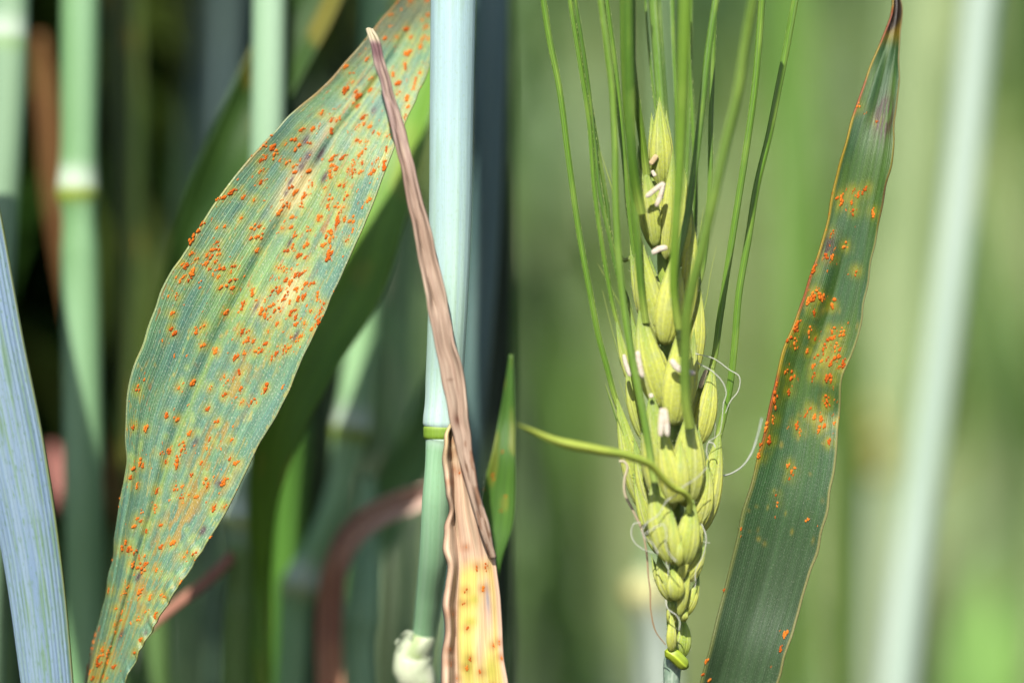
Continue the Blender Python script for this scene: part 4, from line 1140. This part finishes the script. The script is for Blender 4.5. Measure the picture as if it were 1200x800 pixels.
    spikelet([H('lemma', (779,405), (790,298), 32, -.0035, tint=.75, bow=2), H('lemma', (800,392), (809,250), 20, -.0022, tint=.9, bow=4), H('glume', (786,400), (803,310), 22, -.001, tint=.6)],
             [A([(799,398),(794,378),(791,345),(793,312),(802,272),(815,190),(822,130),(829,70),(839,0),(852,-100)], 3.2, 3.2, -.006, -.004, colour=(96, 140, 36)),
              A([(810,318),(814,270),(815,210),(812,140),(807,60),(805,0)], 2.2, 1.9, .003, .004)])
    spikelet([H('lemma', (812,442), (818,334), 17, -.0005, tint=.95, bow=3), H('glume', (806,420), (813,345), 14, .0005, tint=.8)],
             [A([(816,342),(822,322),(828,280),(832,220),(833,150),(835,90),(838,0),(842,-90)], 2.4, 2.0, .0, .002)],
             [([(828,433),(824,443),(820,455)], 3.0, -.002, (206, 190, 150))])
    # third tier
    spikelet([H('lemma', (778,480), (752,366), 32, -.0035, tint=.6, bow=-4), H('glume', (772,470), (742,378), 20, -.001, tint=.3, bow=-3), H('glume', (782,478), (764,392), 20, -.0018, tint=.7, bow=2)],
             [A([(757,378),(752,340),(747,280),(741,200),(739,130),(741,60),(741,0),(742,-110)], 3.4, 3.8, -.0045, -.009, colour=(90, 132, 32)), A([(743,382),(735,350),(725,325),(715,280),(703,225),(697,170),(688,90),(674,0),(662,-90)], 1.9, 2.2, .000, .001, colour=(86, 128, 34))],
             [([(747,411),(749,427),(753,442)], 3.6, -.007, cream), ([(762,461),(764,466)], 3.0, -.006, cream)])
    spikelet([H('lemma', (789,500), (799,380), 34, -.004, tint=.7, bow=2), H('glume', (797,492), (812,395), 20, -.0022, tint=.85, bow=3)],
             [A([(809,500),(805,478),(803,440),(804,400),(805,370),(811,338),(819,305),(831,255),(848,178),(864,110),(875,40),(883,0),(900,-90)], 4.6, 4.0, -.0085, -.018, colour=(112, 146, 52))],
             [([(786,421),(794,431),(804,436),(814,437)], 4.2, -.0075, cream)])
    spikelet([H('lemma', (818,522), (834,432), 23, -.0012, tint=.95, bow=3), H('glume', (812,512), (823,446), 16, -.0002, tint=.7)],
             [A([(832,440),(837,420),(843,378),(851,325),(861,262),(873,186),(885,100),(891,30),(893,0),(898,-100)], 3.0, 3.2, -.001, -.002)])
    spikelet([H('glume', (752,470), (724,378), 13, .001, tint=.2, bow=-4, tipgreen=.8), H('lemma', (758,520), (737,420), 18, .0006, tint=.25, bow=-4)],
             [A([(728,392),(722,372),(712,325),(706,290),(697,225),(690,140),(680,75),(668,0),(655,-90)], 2.0, 2.2, .001, .0)])
    # fourth tier
    spikelet([H('lemma', (786,600), (765,466), 38, -.0045, tint=.55, bow=-4), H('glume', (790,592), (772,508), 24, -.006, tint=.75, bow=3, tipgreen=.3), H('glume', (776,590), (755,500), 22, -.003, tint=.35, bow=-3)],
             [A([(768,568),(764,545),(757,500),(749,460),(741,420),(735,385),(727,320),(722,240),(721,170),(718,110),(711,50),(704,0),(695,-90)], 3.4, 2.8, -.008, -.006, colour=(110, 150, 40))],
             [([(776,478),(775,494),(774,511)], 3.8, -.0088, cream), ([(779,478),(781,495),(782,511)], 3.6, -.0088, cream)])
    spikelet([H('lemma', (803,594), (807,484), 36, -.0045, tint=.65, bow=1), H('glume', (797,590), (797,520), 20, -.006, tint=.7, tipgreen=.3), H('glume', (812,588), (818,508), 20, -.0025, tint=.8, bow=2)], [])
    spikelet([H('lemma', (762,606), (726,476), 27, .0002, tint=.25, bow=-3, tipgreen=.35), H('glume', (770,612), (745,520), 20, -.001, tint=.3, bow=-2)],
             [A([(729,488),(720,462),(712,432),(702,396),(692,345),(680,280),(667,190),(655,100),(643,40),(637,0),(628,-90)], 2.6, 2.9, .0005, -.001), A([(752,580),(738,540),(722,490),(710,452)], 0.9, 0.4, .001, .001, teeth=False)])
    spikelet([H('lemma', (813,630), (841,512), 30, -.0015, tint=.9, bow=4), H('glume', (815,622), (829,545), 22, -.0028, tint=.95, bow=3)],
             [A([(838,528),(845,500),(855,455),(861,405),(866,345),(877,280),(887,218),(901,160),(911,110),(923,50),(932,0),(948,-90)], 3.2, 3.2, -.001, -.002)])
    # lowest full pair
    spikelet([H('lemma', (790,662), (768,560), 31, -.0055, tint=.5, bow=-4), H('glume', (794,662), (788,610), 13, -.0065, tint=.55), H('glume', (772,650), (744,545), 17, -.001, tint=.25, bow=-3)])
    bent = spikelet([H('lemma', (799,664), (810,586), 27, -.005, tint=.45, bow=2), H('glume', (796,664), (797,636), 8, -.0068, tint=.5), H('glume', (806,662), (820,596), 18, -.0025, tint=.55, bow=2)])
    awn(bent, [(808,600),(809,588),(803,578),(790,572),(778,561),(765,546),(740,535),(700,527),(650,516),(620,503),(606,497)], 2.6, 5.4, -.0065, -.016, colour=(196, 214, 84), teeth=False, tip=True, n=90)
    # small basal spikelets
    spikelet([H('glume', (790,704), (773,653), 19, -.003, tint=.55, bow=-3), H('lemma', (792,704), (786,664), 19, -.0045, tint=.6, bow=2), H('glume', (782,698), (768,662), 10, -.001, tint=.5, bow=-2)])
    spikelet([H('lemma', (797,684), (825,641), 18, -.003, tint=.8, bow=3), H('glume', (794,684), (806,652), 10, -.0045, tint=.7)])
    spikelet([H('lemma', (798,724), (814,686), 14, -.002, tint=.65, bow=3), H('glume', (796,722), (806,672), 11, -.0035, tint=.6), H('glume', (800,728), (804,716), 8, -.0025, tint=.5)])
    spikelet([H('glume', (787,764), (787,728), 11, -.0018, tint=.75, tipgreen=.1), H('glume', (788,734), (787,706), 12, -.001, tint=.5)])
    spikelet([H('bract', (796,772), (799,724), 17, .0005, thick=.4, tint=.0, bow=4, tipgreen=.2)])

    # loose fibres, hairs and a dried tendril caught on the ear
    w = C(222, 224, 206); wd = C(196, 200, 176)
    f5 = lambda pts: region(pts, 700, 400, 5)
    f4 = lambda pts: region(pts, 710, 540, 5.714)
    f6 = lambda pts: region(pts, 720, 650, 5.336)
    thread('fibre', e, f5([(570,70),(680,100),(780,170),(828,200),(825,290),(780,350),(750,420)]), .7, .5, -.003, w)
    thread('fibre', e, f5([(585,125),(680,180),(740,250),(755,300),(740,360),(728,480),(715,540),(650,585)]), .7, .5, -.004, w)
    thread('fibre', e, f5([(683,240),(678,380),(690,470),(688,560)]), .4, .4, -.002, wd)
    thread('fibre', e, [(893,490),(888,510),(879,534),(870,546),(858,554),(838,559),(826,562)], 1.4, .9, (.008, -.002), C(190, 202, 186), w)
    thread('fibre', e, f4([(680,40),(600,120),(510,180),(490,210),(410,265),(350,360),(270,420),(245,460),(260,510),(320,560),(350,620)]), .6, .8, -.0085, w)
    thread('fibre', e, f4([(235,410),(190,420),(170,470),(190,540),(250,590),(320,615)]), .7, .6, -.006, w)
    thread('fibre', e, f4([(260,490),(320,450),(385,425),(405,480),(400,560),(440,640),(470,670)]), .6, .8, -.0095, w)
    thread('fibre', e, f4([(640,420),(670,500),(655,620),(600,740),(598,800)]), .8, .5, -.005, w)
    thread('fibre', e, f4([(650,400),(690,340),(705,290)]), .6, .3, -.004, C(190, 206, 120))
    thread('fibre', e, f4([(655,540),(680,546),(700,547)]), .4, .3, -.004, w)
    thread('fibre', e, f5([(650,690),(640,640),(655,590),(683,600),(690,620)]), .6, .8, -.005, w)
    thread('fibre', e, f6([(320,280),(330,330),(390,380),(410,420),(405,470)]), .9, .5, -.005, w)
    thread('fibre', e, f6([(340,90),(325,55),(332,30),(344,45),(340,80),(335,130)]), .6, .5, -.006, w)
    thread('fibre', e, f6([(500,130),(510,160),(500,210)]), .6, .5, -.004, w)
    thread('dried_tendril', e, f4([(90,2),(118,2),(140,25),(125,120),(125,210),(180,330),(240,460),(270,600),(288,800)]) + f6([(222,200),(228,350),(260,480),(320,560)]), 2.0, .7, (-.006, -.004), C(226, 214, 180), C(176, 132, 76))
    # thin bristles standing off the ear
    for pts, r0, y in ((f5([(200,680),(120,450),(47,252)]), .9, -.001), (f5([(210,480),(160,330),(127,225)]), .8, .0), (region([(605,560),(640,400),(670,220),(698,90)], 700, 270, 5), .9, .0),
                       (region([(605,780),(625,690),(650,568)], 700, 270, 5), .8, .0), (region([(135,440),(60,300),(0,190)], 700, 270, 5), .7, .002), (region([(140,790),(90,600),(30,350)], 700, 270, 5), .6, .002),
                       (region([(95,550),(60,440),(20,310)], 700, 110, 4.444), 1.3, .001), (region([(105,560),(85,470),(65,390)], 700, 110, 4.444), .9, .001), (region([(525,790),(540,690),(553,590)], 700, 110, 4.444), .9, .0),
                       (region([(640,400),(660,330),(668,260)], 700, 400, 5), .7, .0), (region([(695,800),(697,730),(690,700)], 700, 400, 5), .6, -.002), (f4([(310,300),(230,180),(170,60)]), .8, -.001)):
        thread('bristle', e, pts, r0, .25, y, C(150, 180, 70), C(190, 206, 110))
    return e
wheat_ear()

# ------------------------------------------------------------------ blurred neighbours behind the ear
e = plant(1080, .105, 'tall whitish-green wheat stem leaning behind the dark tapering leaf')
stem('stem', [(1240,-900,16,.105), (1180,-250,20,.105), (1152,-30,19,.105), (1128,200,19,.105), (1097,450,19,.105), (1068,650,20,.105), (1046,850,21,.105), (1015,1300,24,.105), ground_row(1000, 24, .105)], M['stem'], pale(C(198, 218, 202), C(182, 206, 186)), e)
e = plant(772, .10, 'whitish wheat stem with a cream node standing behind the foot of the ear')
stem('stem', [(778,-600,7,.10), (777,0,8,.10), (774,400,10,.10), (768,620,11,.10), (763,668,16,.10), (761,690,30,.10), (764,708,26,.10), (768,730,22,.10), (772,800,23,.10), ground_row(780, 24, .10)], M['stem'],
     lambda py, u: mix(mix(C(130, 162, 110), C(192, 206, 190), smooth(650, 720, py)), C(232, 224, 150), np.exp(-((py - 690) / 18) ** 2)), e)
e = plant(1030, .26, 'wheat plant with a long pale yellow-green blade behind the leaning whitish stem')
blade('leaf_blade', [(1076,-200,1100,-200,.26), (1052,-40,1106,-40,.26), (1038,150,1100,150,.26), (1024,350,1088,350,.26), (1010,550,1070,550,.26), (996,800,1046,800,.26), (990,1100,1024,1100,.26)], 60, 10, M['blade'], mottled(C(184, 206, 150), C(170, 196, 134)), e, cup=0.005)
stem('stem', [(1007, 1080, 12, .26), (1007, 1300, 14, .26), ground_row(1007, 15, .26)], M['stem'], C(160, 190, 140), e)
e = plant(935, .20, 'wheat plant with a fresh green upright blade between the ear and the dark leaf')
blade('leaf_blade', [(905,-200,930,-200,.2), (898,-40,946,-40,.2), (900,120,956,120,.2), (908,280,952,280,.2), (916,420,946,420,.2), (922,640,944,640,.2), (926,900,940,900,.2)], 60, 10, M['blade'], mottled(C(122, 168, 66), C(104, 150, 58)), e, cup=0.005)
stem('stem', [(933, 880, 12, .2), (933, 1100, 14, .2), ground_row(933, 15, .2)], M['stem'], C(150, 180, 120), e)
e = plant(998, .17, 'wheat plant with a low olive-green blade right of the dark tapering leaf')
blade('leaf_blade', [(982,330,1000,330,.17), (974,430,1014,430,.17), (972,560,1012,560,.17), (976,720,1010,720,.17), (984,900,1004,900,.17), (990,1100,1000,1100,.17)], 60, 10, M['blade'], mottled(C(96, 130, 36), C(80, 112, 34)), e, cup=0.005)
stem('stem', [(995, 1080, 11, .17), (995, 1300, 13, .17), ground_row(995, 15, .17)], M['stem'], C(140, 170, 110), e)
e = plant(1020, .19, 'small cream-yellow wheat ear, out of focus beside the whitish leaning stem')
stem('stem', [(1022,560,9,.19), (1024,700,10,.19), ground_row(1026, 13, .19)], M['stem'], C(190, 204, 180), e)
ear = stem('ear', [(1022,566,6,.19), (1024,552,20,.19), (1030,535,16,.19), (1022,520,24,.19), (1016,505,18,.19), (1014,490,24,.19), (1012,475,16,.19), (1012,455,4,.19)], M['husk'], C(214, 206, 120), e)
e = plant(1180, .24, 'wheat plant with a mid-green blade arching beyond the leaning whitish stem')
blade('leaf_blade', [(1120,200,1128,190,.24), (1136,280,1160,262,.24), (1152,400,1192,385,.24), (1164,540,1212,530,.24), (1174,700,1216,700,.24), (1182,900,1208,900,.24), (1188,1100,1200,1100,.24)], 60, 10, M['blade'], mottled(C(122, 160, 84), C(104, 142, 70)), e, cup=0.005)
stem('stem', [(1194, 1080, 11, .24), (1194, 1300, 13, .24), ground_row(1194, 15, .24)], M['stem'], C(150, 180, 120), e)
e = plant(660, .30, 'wheat plant with a broad grass-green blade low behind the bent awn')
blade('leaf_blade', [(596,300,612,296,.3), (606,420,664,410,.3), (612,560,690,550,.3), (622,720,694,720,.3), (636,900,690,900,.3), (652,1100,672,1100,.3)], 60, 10, M['blade'], mottled(C(136, 184, 84), C(150, 194, 98)), e, cup=0.005)
stem('stem', [(662, 1080, 11, .3), (662, 1300, 13, .3), ground_row(662, 15, .3)], M['stem'], C(150, 180, 120), e)
